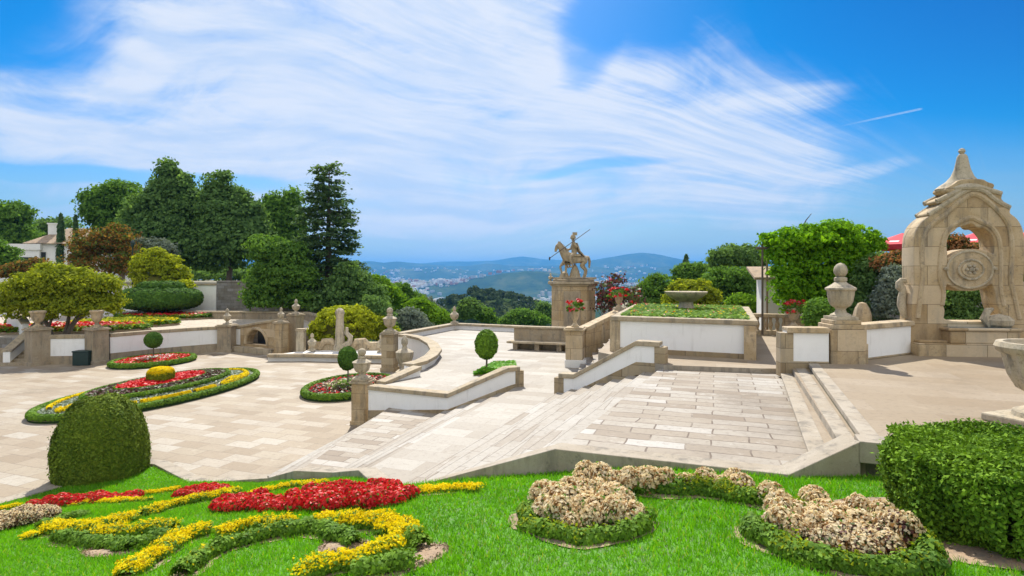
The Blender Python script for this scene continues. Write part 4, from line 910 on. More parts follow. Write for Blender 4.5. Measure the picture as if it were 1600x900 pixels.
def core(name, f, mat, parent, shrink=.95, seg=24):
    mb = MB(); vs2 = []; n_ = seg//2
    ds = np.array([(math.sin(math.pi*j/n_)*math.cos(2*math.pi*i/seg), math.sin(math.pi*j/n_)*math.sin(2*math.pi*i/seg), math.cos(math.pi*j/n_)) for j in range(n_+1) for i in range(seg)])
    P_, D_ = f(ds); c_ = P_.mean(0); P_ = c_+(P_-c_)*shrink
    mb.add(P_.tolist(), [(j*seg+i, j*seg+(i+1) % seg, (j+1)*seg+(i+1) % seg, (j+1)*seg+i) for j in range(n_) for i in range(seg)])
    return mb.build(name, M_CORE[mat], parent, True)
def lollipop(label, base, r, hc, mat='topi', n=2600, leaf=.07, ez=1.0, stem=.045):
    t = thing('ball_topiary', label, 'topiary tree', base)
    MB().tube([(0, 0, -.1), (.02, 0, hc*.5), (0, 0, hc)], [stem, stem*.85, stem*.7], 8).build('stem', M_BARK, t, True)
    f = sup(r, r, r*ez, 2, (0, 0, hc)); core('inner_twigs', f, 'topi', t, .9); solid('crown', f, n, leaf, mat, None, t, spread=.6); return t

# ------------------------------------------------------------------ trees of the left garden
def onz(x, y, z): return G(x, y, z)
def T(px_, py_, Y): return A(px_, py_, Y)
def blobs_px(base, Y, items, dep=.8):
    """ellipsoids from (pixel x, y, half width, half height[, depth shift]) at distance Y, relative to the base"""
    r_ = []
    for it in items:
        q = A(it[0], it[1], Y+(it[4] if len(it) > 4 else 0)); k = Y/F
        r_.append(((q.x-base.x, q.y-base.y, q.z-base.z), (it[2]*k, it[2]*k*dep, it[3]*k)))
    return r_
def tree_px(name, label, cat, x, ybase, Y, items, mat, n, leaf, zb=None, **kw):
    b = A(x, ybase, Y)
    if zb is not None: b.z = zb
    h = max(HC-(it[1]-it[3]-HZ)/F*Y for it in items)-b.z
    return tree(name, label, cat, b, h, blobs_px(b, Y, items), mat, n, leaf, **kw)
def bush_px(name, label, cat, x, ybase, Y, items, mat, n, leaf, zb=None, **kw):
    b = A(x, ybase, Y)
    if zb is not None: b.z = zb
    return bush(name, label, cat, b, blobs_px(b, Y, items), mat, n, leaf, **kw)
Z2 = 4.9
tree_px('broadleaf_tree', 'tallest dark twin-peaked broadleaf tree in the left grove', 'tree', 275, 430, 78, [(262, 325, 30, 40), (235, 350, 36, 38), (295, 345, 36, 48), (262, 385, 66, 42), (262, 290, 17, 26), (262, 268, 8, 15), (286, 300, 14, 26), (287, 284, 7, 14), (240, 318, 14, 16), (312, 325, 12, 18), (218, 390, 30, 28), (316, 390, 28, 34)], 'dark', 1000, .62, zb=Z2, cr=.9, per=15)
tree_px('broadleaf_tree', 'dark rounded broadleaf tree right of the twin-peaked one', 'tree', 357, 430, 76, [(343, 318, 20, 28), (350, 345, 34, 40), (365, 380, 48, 40), (335, 388, 36, 36), (385, 355, 26, 36), (341, 290, 10, 16), (350, 283, 7, 12), (372, 318, 13, 20), (396, 330, 9, 16)], 'dark', 800, .6, zb=Z2, cr=.9, per=15)
tree_px('broadleaf_tree', 'sunlit olive-green tree at the left shoulder of the grove', 'tree', 190, 425, 90, [(165, 322, 30, 26), (195, 312, 32, 24), (190, 350, 40, 38), (220, 350, 30, 40), (150, 335, 14, 14)], 'mid', 550, .62, zb=Z2, cr=.95, per=14)
tree_px('broadleaf_tree', 'brighter green tree between the dark grove and the tall conifer', 'tree', 425, 430, 84, [(430, 345, 24, 30), (418, 372, 32, 38), (450, 368, 22, 46), (403, 348, 13, 22), (430, 318, 12, 18), (455, 322, 10, 20)], 'mid', 520, .6, zb=Z2, cr=.9, per=14)
tree_px('round_tree', 'yellow-green spreading tree in front of the dark stone retaining wall', 'tree', 440, 488, 56, [(420, 395, 28, 22), (445, 405, 32, 24), (455, 435, 34, 28), (425, 440, 32, 30), (410, 468, 26, 18), (470, 470, 22, 18), (408, 380, 14, 12)], 'mid', 560, .4, zb=1.5, cr=.55, per=15)
tree_px('park_tree', 'loose green tree at the far left edge behind the house', 'tree', 5, 430, 96, [(8, 340, 34, 24), (-15, 355, 40, 30), (25, 368, 26, 16), (5, 380, 40, 20)], 'mid', 420, .62, zb=Z2, cr=.9)
bush_px('park_tree', 'low dark tree behind the chimney of the white house', 'tree', 85, 400, 120, [(70, 360, 26, 12), (95, 352, 22, 12), (60, 372, 30, 14)], 'dark', 130, .7, cr=.9)
# tall conifer in whorls of drooping branches
cb = A(513, 490, 60); cb.z = 1.2
t = thing('tall_conifer', 'tall layered conifer with sky showing through, right end of the grove', 'conifer', cb)
H_ = HC-(254-HZ)/F*60-cb.z; mb = MB().tube([(0, 0, -1), (0, 0, H_*.5), (.1, 0, H_*.97)], [.42, .28, .04], 9); pts = []; nr_ = []
for k in range(34):
    fz = .10+.88*k/33; z = H_*fz; rad = np.interp(fz, [.1, .3, .5, .7, .84, .94, 1], [4.3, 4.1, 3.6, 3.0, 2.3, 1.5, .7])*RNG.uniform(.85, 1.08)
    nb = 7 if fz < .8 else 5
    for j in range(nb):
        a = RNG.uniform(0, 6.28); l_ = rad*RNG.uniform(.7, 1.1); up = .12 if fz > .6 else -.05
        if RNG.random() < .12: continue
        tip = np.array((math.cos(a)*l_, math.sin(a)*l_, l_*up-.10*l_*l_*.3))
        mb.tube([(0, 0, z), (tip[0]*.5, tip[1]*.5, z+tip[2]*.5+.1), (tip[0], tip[1], z+tip[2])], [.05, .035, .01], 4)
        nq = int(16+l_*24); s_ = .12+.9*RNG.random(nq)**.55
        q = tip[None]*s_[:, None]+np.array((0, 0, z))+RNG.normal(size=(nq, 3))*np.array([.30, .30, .12])
        pts.append(q); nr_.append(np.tile([0, 0, 1.0], (nq, 1)))
mb.build('trunk', M_BARK, t, True); leaves('crown', np.concatenate(pts), .22, [LF['conifer']], np.concatenate(nr_), spread=.8, parent=t, aspect=1.9)
bush_px('understory_shrub', 'dark shrub mass at the foot of the tall conifer', 'shrub', 545, 500, 57, [(545, 455, 34, 28), (520, 470, 40, 22), (575, 470, 24, 25), (548, 430, 20, 18)], 'dark', 420, .36, cr=.5)
for x, y0, lab in ((95, 334, 'taller slim dark cypress beside the chimney of the white house'), (118, 336, 'thinner cypress standing before the tiled roof')):
    b = A(x, 410, 88); wdt = .55 if x < 100 else .38; b.z = Z2-.3; h = HC-(y0-HZ)/F*88-b.z
    t = thing('cypress', lab, 'cypress', b, group='slim cypresses by the house')
    MB().tube([(0, 0, -.2), (0, 0, h*.9)], [.12, .03], 6).build('trunk', M_BARK, t)
    z = RNG.random(1500)**1.0; a = RNG.uniform(0, 6.28, 1500); r_ = wdt*np.sqrt(np.clip(np.sin(np.pi*np.clip(z*.86+.14, 0, 1)), 0, 1))*RNG.uniform(.6, 1.05, 1500)
    leaves('crown', np.stack([r_*np.cos(a), r_*np.sin(a), .3+z*(h-.3)], 1), .3, [LF['conifer']], np.stack([np.cos(a), np.sin(a), 0*a+.4], 1), parent=t)
tree_px('autumn_tree', 'russet-leaved low tree in front of the white house', 'tree', 183, 452, 62, [(150, 385, 34, 26), (180, 380, 26, 24), (160, 410, 48, 26), (195, 415, 24, 22), (130, 405, 22, 22)], 'rust', 250, .36, zb=Z2-1.0, cr=.6, per=14, shell=.6,
        trunk=[([(0, 0, -.5), (-.1, 0, 1.0), (-.7, 0, 2.2)], [.3, .25, .14]), ([(-.7, 0, 2.2), (-2.2, 0, 3.8)], [.14, .04]), ([(-.5, 0, 1.9), (.6, 0, 3.6)], [.12, .04]), ([(-.7, 0, 2.2), (-1.0, .3, 5)], [.1, .03])])
bush_px('rust_bush', 'brownish red bush left of the russet tree', 'bush', 45, 440, 66, [(40, 425, 24, 14), (62, 420, 18, 12), (20, 430, 20, 10)], 'rust', 170, .36, cr=.5)
bush_px('undergrowth_shrub', 'dim undergrowth behind the trunks of the dark grove', 'shrub', 390, 440, 104, [(300, 432, 40, 9), (350, 430, 40, 11), (400, 432, 40, 10), (450, 432, 40, 10), (500, 434, 36, 12)], 'dark', 260, .6, cr=.9)
bush_px('green_bush', 'green and tan bush at the very left edge under the house', 'bush', 0, 425, 70, [(-5, 400, 26, 20), (8, 415, 16, 14)], [LF['mid']], 110, .4, cr=.5)
# yellow domed shrub on the upper left
b = A(248, 458, 60); b.z = 3.6; t = thing('domed_shrub', 'clipped yellow-green double-domed shrub above the tiered topiary', 'shrub', b)
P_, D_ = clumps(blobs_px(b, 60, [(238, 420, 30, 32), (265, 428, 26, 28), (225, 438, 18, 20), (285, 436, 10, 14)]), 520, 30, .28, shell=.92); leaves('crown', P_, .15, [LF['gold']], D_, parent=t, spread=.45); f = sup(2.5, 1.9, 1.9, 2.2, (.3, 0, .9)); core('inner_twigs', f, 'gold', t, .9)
MB().tube([(0, 0, -2), (0, 0, 1.5)], [.25, .2]).build('trunk', M_BARK, t)
bush_px('gold_bush', 'small yellow bush right below the double-domed shrub', 'bush', 290, 455, 58, [(288, 448, 12, 9), (272, 452, 12, 8)], 'gold', 70, .24, cr=.25)
bush_px('pale_shrub', 'grey-green soft shrub behind the double-domed shrub', 'shrub', 240, 400, 66, [(238, 388, 26, 14), (255, 395, 18, 12)], 'silver', 110, .3, cr=.4)
# tiered topiary: flat mushroom crown
b = A(252, 508, 57); b.z = 1.66; t = thing('tiered_topiary', 'flat clipped mushroom-shaped green tree with several pale stems', 'topiary tree', b)
mb = MB()
for i in range(6): mb.tube([(-.5+.2*i, .1*(i % 2), -.1), (-.8+.33*i, .1, 1.5)], [.1, .08], 6)
mb.build('trunk', M_BARKL, t, True)
for c_, rx, rz_, n_ in (((-.03, 0, 1.95), 3.55, 1.15, 9000), ((.1, 0, 3.1), 2.1, .5, 3200)):
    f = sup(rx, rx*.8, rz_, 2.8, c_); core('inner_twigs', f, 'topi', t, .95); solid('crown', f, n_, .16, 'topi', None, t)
# yellow-green multi-stem tree on the left
b = G(92, 524, 1.66); b.z = 1.6
tree('gold_tree', 'broad golden-green tree on twisted twin stems above the left flower beds', 'tree', b, 5.5, blobs_px(b, b.y, [(75, 445, 40, 28), (50, 465, 40, 26), (30, 478, 26, 20), (110, 455, 36, 24), (135, 475, 32, 22), (160, 450, 26, 18), (162, 480, 24, 16), (90, 480, 40, 18), (120, 440, 24, 16), (18, 452, 14, 12)]), 'goldd', 620, .26, cr=.46, per=20, shell=.9,
     bark=M_BARK, trunk=[([(.4, 0, -.3), (.9, 0, .7), (1.5, .1, 1.7), (2.6, 0, 2.6)], [.2, .17, .13, .05]), ([(.3, 0, -.3), (.6, 0, .8), (.8, 0, 1.9), (.7, 0, 3)], [.16, .13, .1, .04]), ([(-.4, 0, -.3), (-.8, 0, .8), (-1.4, 0, 1.8), (-2.6, 0, 2.7)], [.17, .14, .1, .05]), ([(-.7, 0, .7), (-.3, 0, 1.8), (-.5, 0, 2.8)], [.1, .07, .03]), ([(.9, 0, .8), (1.7, .2, 1.5), (3.4, .2, 2.0)], [.1, .08, .03])])
# golden dome bush in the middle distance
b = A(535, 545, 44.5); b.z = .2; t = thing('golden_bush', 'big golden clipped bush behind the carved column', 'bush', b)
P_, D_ = clumps(blobs_px(b, 44.5, [(535, 512, 44, 32), (560, 515, 24, 34), (512, 520, 26, 26), (498, 518, 14, 14), (575, 505, 12, 14)]), 560, 30, .26, shell=.95); leaves('foliage', P_, .13, [LF['gold']], D_, parent=t, spread=.4)
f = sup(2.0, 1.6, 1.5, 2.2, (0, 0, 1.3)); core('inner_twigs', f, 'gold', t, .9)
# shrubs on the slope between the conifer and the terrace
for nm, lab, cat, x, yb, Y, it, mt, n_, lf in (
 ('slope_tree', 'bright green tree just right of the tall conifer', 'tree', 600, 520, 62, [(588, 455, 20, 20), (605, 468, 22, 18), (580, 475, 16, 22)], 'lime', 260, .34),
 ('slope_tree', 'olive tree crown on the slope right of the bright green tree', 'tree', 632, 520, 72, [(625, 462, 18, 16), (640, 475, 22, 16), (615, 480, 20, 14)], 'mid', 260, .38),
 ('slope_bush', 'dark bush behind the niche pier', 'bush', 590, 540, 50, [(592, 500, 20, 24), (605, 525, 16, 24), (580, 480, 14, 14)], 'dark', 260, .28),
 ('slope_bush', 'silvery feathery bush just above the curved parapet', 'bush', 645, 525, 52, [(640, 505, 20, 18), (655, 515, 16, 14)], 'silver', 230, .28),
 ('slope_bush', 'vivid green bush above the low side parapet', 'bush', 680, 515, 58, [(675, 495, 22, 12), (655, 482, 18, 12), (692, 502, 16, 9)], 'lime', 260, .28),
 ('slope_bush', 'yellow-leaved bush between golden dome and niche pier', 'bush', 598, 545, 46, [(600, 522, 14, 18), (590, 510, 10, 12)], 'goldd', 160, .24),
 ('slope_bush', 'grey-green bush above the vivid green bush', 'bush', 650, 500, 74, [(655, 478, 20, 12), (670, 488, 18, 10)], 'silver', 140, .36),
 ('valley_tree', 'reddish dark round tree beyond the corner urn', 'tree', 733, 505, 70, [(733, 485, 15, 15), (725, 492, 12, 10)], [LF['dark']], 150, .34),
 ('valley_tree', 'small green tree right of the reddish tree beyond the parapet', 'tree', 757, 508, 74, [(757, 494, 10, 10), (764, 500, 10, 7)], 'mid', 90, .34),
 ('valley_tree', 'broad mid-green tree crown beyond the parapet left of the pedestal', 'tree', 820, 512, 95, [(818, 498, 24, 11), (800, 504, 18, 9), (838, 503, 16, 9)], 'mid', 220, .45),
 ('valley_tree', 'dark tree touching the left edge of the pedestal', 'tree', 850, 510, 120, [(850, 488, 14, 13), (845, 500, 18, 12)], 'dark', 140, .55)):
    bush_px(nm, lab, cat, x, yb, Y, it, mt, n_, lf, cr=lf*1.35)
# wooded knoll beyond the garden: one far-off mass
kp = []; kd = []
kx = RNG.uniform(585, 880, 800)
for x in kx:
    Y = RNG.uniform(300, 500); X = (x-800)/F*Y; z = float(terrain(np.array([X]), np.array([Y]))[0]); r_ = RNG.uniform(2.4, 4.4); hh = RNG.uniform(5, 8)
    d = RNG.normal(size=(46, 3)); d /= np.linalg.norm(d, axis=1, keepdims=True); d[:, 2] = np.abs(d[:, 2])*1.0-.25
    kp.append(np.array([X, Y, z+hh*.55])+d*np.array([r_, r_, hh*.5])*RNG.uniform(.75, 1.05, (46, 1))); kd.append(d)
o = leaves('far_wood', np.concatenate(kp), 1.5, [LF['knoll']], np.concatenate(kd)); o['kind'] = 'stuff'; o['label'] = 'dark wooded knoll in the valley behind the terrace'; o['category'] = 'wood'

# ------------------------------------------------------------------ trees on the right
for nm, lab, cat, x, yb, Y, it, mt, n_, lf in (
 ('valley_tree', 'bushy olive-green tree right of the red-flowered shrub', 'tree', 1030, 500, 52, [(1025, 455, 28, 20), (1045, 470, 26, 20), (1005, 465, 18, 16), (1030, 480, 40, 16)], 'mid', 420, .3),
 ('valley_tree', 'yellow-green bush behind the fountain bowl', 'bush', 1085, 500, 44, [(1080, 462, 30, 22), (1065, 475, 26, 18), (1100, 470, 20, 16)], 'goldd', 360, .26),
 ('valley_tree', 'upright olive tree with pointed top behind the planter', 'tree', 1070, 480, 66, [(1075, 430, 16, 14), (1062, 440, 12, 18), (1095, 432, 14, 18), (1085, 450, 26, 18)], 'mid', 330, .34),
 ('valley_tree', 'large dark umbrella-crowned pine left of the vine', 'tree', 1150, 480, 56, [(1145, 402, 30, 14), (1165, 405, 26, 16), (1125, 415, 18, 12), (1180, 420, 16, 18)], 'dark', 330, .32),
 ('valley_tree', 'mixed green tree below the umbrella pine', 'tree', 1140, 500, 48, [(1130, 440, 26, 20), (1155, 445, 26, 22), (1115, 455, 18, 22), (1170, 470, 24, 22), (1140, 480, 36, 18)], 'mid', 520, .27),
 ('valley_tree', 'pale green shrub in front of the white hut', 'bush', 1165, 505, 38, [(1160, 480, 20, 16), (1175, 490, 12, 16), (1145, 490, 20, 12)], 'lime', 260, .2)):
    bush_px(nm, lab, cat, x, yb, Y, it, mt, n_, lf, cr=lf*1.35)
b = A(1072, 440, 92); t = thing('small_conifer', 'small dark conifer tip rising behind the olive trees', 'conifer', b)
MB().tube([(0, 0, -6), (0, 0, 3.5)], [.2, .04]).build('trunk', M_BARK, t)
z = RNG.random(700); a = RNG.uniform(0, 6.28, 700); r_ = (1-z)**.8*1.7*RNG.uniform(.3, 1.1, 700)
leaves('crown', np.stack([r_*np.cos(a), r_*np.sin(a), -2+z*6.2], 1), .42, [LF['conifer']], np.stack([np.cos(a), np.sin(a), .5+0*a], 1), parent=t)
# red-flowered shrub behind the ramp
b = A(965, 500, 34.5); b.z = 2.6; t = thing('flowering_shrub', 'wispy shrub dotted with red flowers behind the ramp balustrade', 'shrub', b)
bl = blobs_px(b, 34.5, [(955, 458, 22, 22), (980, 468, 24, 18), (945, 475, 14, 16), (965, 440, 14, 10)])
P_, D_ = clumps(bl, 150, 10, .34, shell=.6); leaves('foliage', P_, .13, [LF['wine']], D_, parent=t)
P_, D_ = clumps(bl, 46, 5, .12, shell=.8); leaves('blossoms', P_, .10, [LF['pink']], D_, parent=t)
mb = MB()
for i in range(16): a = RNG.uniform(-1, 1); mb.tube([(a*.3, 0, -.6), (a*.9, RNG.uniform(-.3, .3), .8), (a*1.5, RNG.uniform(-.5, .5), 1.3+RNG.uniform(0, 1.1))], [.03, .02, .008], 4)
mb.build('stems', M_BARK, t)
# vine-clad arbour
b = Vector((14.3, 27.6, 3.0)); t = thing('vine_arbour', 'huge lime-green vine tumbling over an arbour behind the finial urn', 'vine arbour', b)
Y0 = 27.6
bl = blobs_px(b, Y0, [(1240, 385, 40, 26, .3), (1290, 378, 46, 26, -.3), (1340, 385, 34, 28, .5), (1225, 410, 24, 30), (1262, 420, 40, 40), (1310, 415, 44, 42), (1352, 420, 24, 45), (1290, 455, 44, 38), (1250, 460, 26, 30), (1345, 465, 26, 40), (1205, 378, 16, 10), (1228, 452, 18, 34, -.6), (1300, 366, 30, 16), (1255, 370, 28, 14)], dep=.75)
P_, D_ = clumps(bl, 1100, 30, .30, shell=.85, low=-.9); leaves('foliage', P_, .105, [LF['vine']], D_, parent=t, aspect=2.0, spread=.6)
mb = MB()
for dx_ in (-2.3, -.6, 1.0, 2.4): mb.tube([(dx_, 0, -.2), (dx_, 0, 4.4)], [.055, .045], 7)
mb.tube([(-2.6, 0, 4.2), (2.6, 0, 4.2)], [.07, .07], 6); mb.build('frame', M_BARK, t)
MB().tube([(-.55, 0, 4.9), (-.2, 0, 5.55), (.05, 0, 5.85)], [.03, .025, .012], 5).build('bare_twig', M_BARK, t)
# little white hut under the vine
hb = A(1200, 500, 29.5); t = thing('garden_hut', 'small white hut with tiled eave half hidden by the vine', 'hut', (hb.x, hb.y, 2.95), R(-12))
MB().box((.6, .8, 0), (1.7, 1.5, 2.75)).build('wall', MS['white2'], t, bevel=.02)
MB().add([(-.7, -.3, 2.72), (1.9, -.3, 2.72), (1.9, 1.9, 3.3), (-.7, 1.9, 3.3), (-.7, -.3, 2.84), (1.9, -.3, 2.84), (1.9, 1.9, 3.42), (-.7, 1.9, 3.42)], [(3, 2, 1, 0), (4, 5, 6, 7), (0, 1, 5, 4), (1, 2, 6, 5), (2, 3, 7, 6), (3, 0, 4, 7)]).build('roof', stone('old_tiles', (.34, .24, .14), (.42, .31, .2), (.18, .12, .07)), t)
MB().tube([(-.1, -.25, 0), (-.1, -.25, 4.0)], .05, 7).build('post', M_BARKL, t)
# shrubs behind the right wall
for nm, lab, cat, x, yb, Y, it, mt, n_, lf in (
 ('wall_shrub', 'blue-green shrub behind the wall left of the finial urn', 'shrub', 1275, 520, 21.5, [(1281, 490, 15, 18), (1272, 502, 10, 10), (1292, 500, 12, 14)], 'mid', 200, .13),
 ('wall_shrub', 'silvery upright shrub beside the carved fountain frame', 'shrub', 1395, 520, 24.5, [(1393, 455, 14, 34), (1385, 480, 16, 26), (1400, 440, 10, 22)], 'silver', 300, .15),
 ('wall_shrub', 'dark shrub under the vine right of the finial urn', 'shrub', 1360, 510, 26, [(1365, 460, 26, 50), (1350, 490, 24, 24), (1380, 420, 18, 20)], 'dark', 300, .18),
 ('rust_tree', 'rusty red arching foliage between the vine and the carved frame', 'tree', 1395, 470, 25.5, [(1390, 412, 22, 8), (1405, 404, 14, 6), (1380, 420, 14, 7)], 'red', 130, .15),
 ('rust_tree', 'rusty red foliage seen through the upper opening of the carved frame', 'tree', 1500, 440, 24.5, [(1482, 382, 20, 11), (1500, 392, 34, 8), (1468, 388, 12, 9), (1522, 396, 18, 7)], 'red', 240, .14),
 ('wall_shrub', 'dark flowering shrub seen through the lower opening of the carved frame', 'shrub', 1495, 520, 22, [(1480, 478, 26, 26), (1515, 470, 28, 26), (1500, 500, 44, 16)], 'dark', 330, .14),
 ('wall_shrub', 'green shrub at the right edge behind the carved frame', 'shrub', 1600, 520, 24, [(1598, 430, 16, 26), (1605, 470, 18, 30), (1595, 500, 18, 22)], 'mid', 280, .16)):
    bush_px(nm, lab, cat, x, yb, Y, it, mt, n_, lf, cr=lf*1.5)
t = thing('rock', 'brown boulder under the vine right of the finial urn', 'rock', A(1347, 505, 23))
t['label'] = 'brown upright boulder under the vine behind the panelled wall'
MB().lathe([(.36, -1), (.34, .3), (.26, .6), (.15, .8), (0, .85)], (0, 0, 0), 9).build('stone_block', MS['warmplain'], t)
# red café parasols on the higher garden
M_PAR = flat('parasol_red', (.62, .03, .05), .7); M_PW = flat('parasol_white', (.8, .72, .72), .7)
def parasol(x, ytop, Y, lab, r_=1.7):
    q = A(x, ytop, Y); zg = 5.1; h = q.z-zg; t = thing('parasol', lab, 'parasol', (q.x, q.y, zg), .3, 'red cafe parasols')
    MB().tube([(0, 0, 0), (0, 0, h)], .03, 8).build('pole', flat('pole_white', (.7, .7, .7), .4), t)
    MB().box((0, 0, 0), (.6, .6, .08)).build('base', MS['rough'], t)
    n_ = 8; ap = [(0, 0, h)]; rim = [(r_*math.cos(2*math.pi*i/n_), r_*math.sin(2*math.pi*i/n_), h-.62) for i in range(n_)]
    val = [(x_*1.01, y_*1.01, z_-.24) for x_, y_, z_ in rim]
    b_ = MB().add(ap+rim+val, [(0, 1+i, 1+(i+1) % n_) for i in range(n_)]+[(1+i, 1+n_+i, 1+n_+(i+1) % n_, 1+(i+1) % n_) for i in range(n_)]); o = b_.build('canopy', M_PAR, t); s = o.modifiers.new('Solid', 'SOLIDIFY'); s.thickness = .015
    b2 = MB()
    for i in range(n_):
        a, c_ = Vector(rim[i]), Vector(rim[(i+1) % n_]); v0 = Vector(ap[0])
        m0 = v0.lerp(a.lerp(c_, .28), .70); m1 = v0.lerp(a.lerp(c_, .72), .70); m2 = v0.lerp(a.lerp(c_, .70), .82); m3 = v0.lerp(a.lerp(c_, .30), .82); nn = (a-v0).cross(c_-v0).normalized()*.012
        if nn.z < 0: nn = -nn
        b2.add([m0+nn, m1+nn, m2+nn, m3+nn], [(0, 1, 2, 3)])
    b2.build('white_mark', M_PW, t); return t
parasol(1410, 364, 29, 'red parasol peeking out left of the carved fountain frame'); parasol(1528, 362, 29, 'red parasol seen through the upper opening of the carved frame'); parasol(1607, 361, 28, 'red parasol at the right edge beyond the carved frame')

# ------------------------------------------------------------------ buildings and walls on the upper left
hb = A(130, 445, 92); t = thing('white_house', 'white house with low tiled roof and chimney behind the russet tree', 'house', (hb.x, hb.y, Z2-.4), R(12))
MB().box((0, 0, 0), (11, 8, 6.2)).box((-6.5, -1.5, 0), (5.5, 6, 5.2)).build('wall', MS['white'], t)
MB().add([(-6, -4.6, 6.2), (6, -4.6, 6.2), (6, 4.6, 6.2), (-6, 4.6, 6.2), (-2.0, 0, 8.9), (3.0, 0, 8.9)], [(0, 1, 5, 4), (1, 2, 5), (2, 3, 4, 5), (3, 0, 4), (3, 2, 1, 0)]).build('roof', stone('house_tiles', (.38, .27, .17), (.48, .36, .25), (.2, .12, .07)), t)
MB().box((-6.5, -1.5, 5.2), (5.9, 6.4, .9)).build('parapet', MS['white'], t)
MB().box((-3.3, -1.5, 6.3), (1.2, 1.0, 3.0)).box((-3.3, -1.5, 9.3), (1.4, 1.2, .2)).build('chimney', MS['white'], t)
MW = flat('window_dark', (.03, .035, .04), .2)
for x in (-3.6, -1.2, 1.4, 3.8):
    f = MB().box((x, -4.02, 3.4), (1.2, .1, 1.6)).build('window', MS['white2'], t); MB().box((x, -4.06, 3.5), (.95, .08, 1.4)).build('pane', MW, f)
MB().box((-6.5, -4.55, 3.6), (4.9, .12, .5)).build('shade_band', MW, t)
wall('garden_retaining_wall', 'tall pale wall behind the tiered topiary below the grove', 'wall', [(-41.5, 61.5), (-31.2, 61.0)], 1.6, 5.0, th=.5, copw=.7, base=0)
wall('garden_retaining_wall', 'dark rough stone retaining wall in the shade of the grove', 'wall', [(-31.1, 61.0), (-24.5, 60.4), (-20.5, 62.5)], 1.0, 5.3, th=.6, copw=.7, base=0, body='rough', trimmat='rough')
wall('garden_retaining_wall', 'white roadside wall running left behind the golden-green tree', 'wall', [(-41.6, 61.6), (-70, 60)], 1.6, 4.6, th=.5, copw=.7, base=0)
wall('path_wall', 'low coping wall along the raised path behind the arched wall', 'wall', [(-32, 56.5), (-20, 55.5), (-16.5, 50)], 1.5, 2.4, th=.4, copw=.6, base=0, body='granite')
lp = A(207, 455, 60); t = thing('lamp_post', 'slim dark lamp post between the russet tree and the domed shrub', 'lamp post', (lp.x, lp.y, 3.2))
MB().tube([(0, 0, 0), (0, 0, 5.6)], [.08, .06], 8).build('post', MG, t); MB().lathe([(.06, 5.6), (.16, 5.7), (.2, 6.1), (.08, 6.3), (0, 6.4)], seg=10).build('lantern', MG, t)

# ------------------------------------------------------------------ flower beds of the squares
def carpet(name, poly_fn, n, zfn, leaf, mat, parent, h=.06, acc=None):
    """n small leaves over a plan region; poly_fn(n) -> xy"""
    xy = poly_fn(n); z = zfn(xy[:, 0], xy[:, 1])+RNG.uniform(0, h, len(xy))
    d = np.tile([0, -.15, 1.0], (len(xy), 1)); return leaves(name, np.c_[xy, z], leaf, [LF[mat]], d, spread=.7, parent=parent)
def ring(a, b, r0, r1): 
    def f(n):
        th_ = RNG.uniform(0, 2*np.pi, n); r_ = np.sqrt(RNG.uniform(r0*r0, r1*r1, n)); return np.stack([a*r_*np.cos(th_), b*r_*np.sin(th_)], 1)
    return f
def hedge_ring(name, a, b, r_, w_, h_, zf, n, leaf, mat, parent):
    th_ = RNG.uniform(0, 2*np.pi, n); s_ = RNG.uniform(0, 1, n); q = (s_-.5)*math.pi*1.25
    off = w_/2*np.sin(q)*1.0; zz = h_*(np.cos(q)*.5+.5)
    ca, sa = np.cos(th_), np.sin(th_); x = a*r_*ca; y = b*r_*sa; nx = ca/a; ny = sa/b; l_ = np.hypot(nx, ny); nx /= l_; ny /= l_
    z0 = zf(x, y); P_ = np.stack([x+nx*off, y+ny*off, z0+zz], 1); D_ = np.stack([nx*np.sin(q), ny*np.sin(q), np.cos(q)+.15], 1)
    o = leaves(name, P_, leaf, [LF[mat]], D_, parent=parent)
    m_ = 96; tt = np.linspace(0, 2*np.pi, m_, endpoint=False); pts = [(a*r_*math.cos(k), b*r_*math.sin(k)) for k in tt]; zs = [float(zf(np.array(p_[0]), np.array(p_[1]))) for p_ in pts]
    c_ = MB().sweep(pts, w_*.75, [z-.1 for z in zs], [z+h_*.85 for z in zs], closed=True).build(name+'_twigs', M_CORE['box'], o); return o
bedc = Vector((-17.43, 28.8, 0)); AA_, BB_ = 2.79, 6.16
t = thing('oval_bed', 'large domed oval flower bed with red heart, yellow scrolls and clipped green rims', 'flower bed', bedc, R(-14.1))
dome = lambda x, y: .10+.55*np.clip(1-(x/AA_)**2-(y/BB_)**2, 0, 1)
dv = [(0, 0, float(dome(0, 0)))]; df = []
for i in range(1, 13):
    for j in range(48): x, y = AA_*i/12*math.cos(j*math.pi/24), BB_*i/12*math.sin(j*math.pi/24); dv.append((x, y, float(dome(x, y))))
df += [(0, 1+j, 1+(j+1) % 48) for j in range(48)]+[(1+(i-1)*48+j, 1+i*48+j, 1+i*48+(j+1) % 48, 1+(i-1)*48+(j+1) % 48) for i in range(1, 12) for j in range(48)]
MB().add(dv, df).build('soil', M_SOIL, t, True)
hedge_ring('outer_hedge', AA_, BB_, .97, .34, .28, lambda x, y: .05+0*x, 9000, .085, 'box', t)
hedge_ring('middle_hedge', AA_, BB_, .64, .22, .20, dome, 6500, .075, 'box', t)
hedge_ring('inner_hedge', AA_, BB_, .41, .17, .15, dome, 3800, .07, 'box', t)
carpet('silver_ground_cover', ring(AA_, BB_, .65, .96), 9000, dome, .085, 'grey', t, .06)
carpet('wine_red_plants', ring(AA_, BB_, .42, .62), 5200, dome, .12, 'wine', t, .16)
carpet('red_flowers', ring(AA_, BB_, .06, .395), 5200, dome, .12, 'redf', t, .16)
carpet('red_flower_leaves', ring(AA_, BB_, .06, .395), 1500, dome, .10, 'box', t, .06)
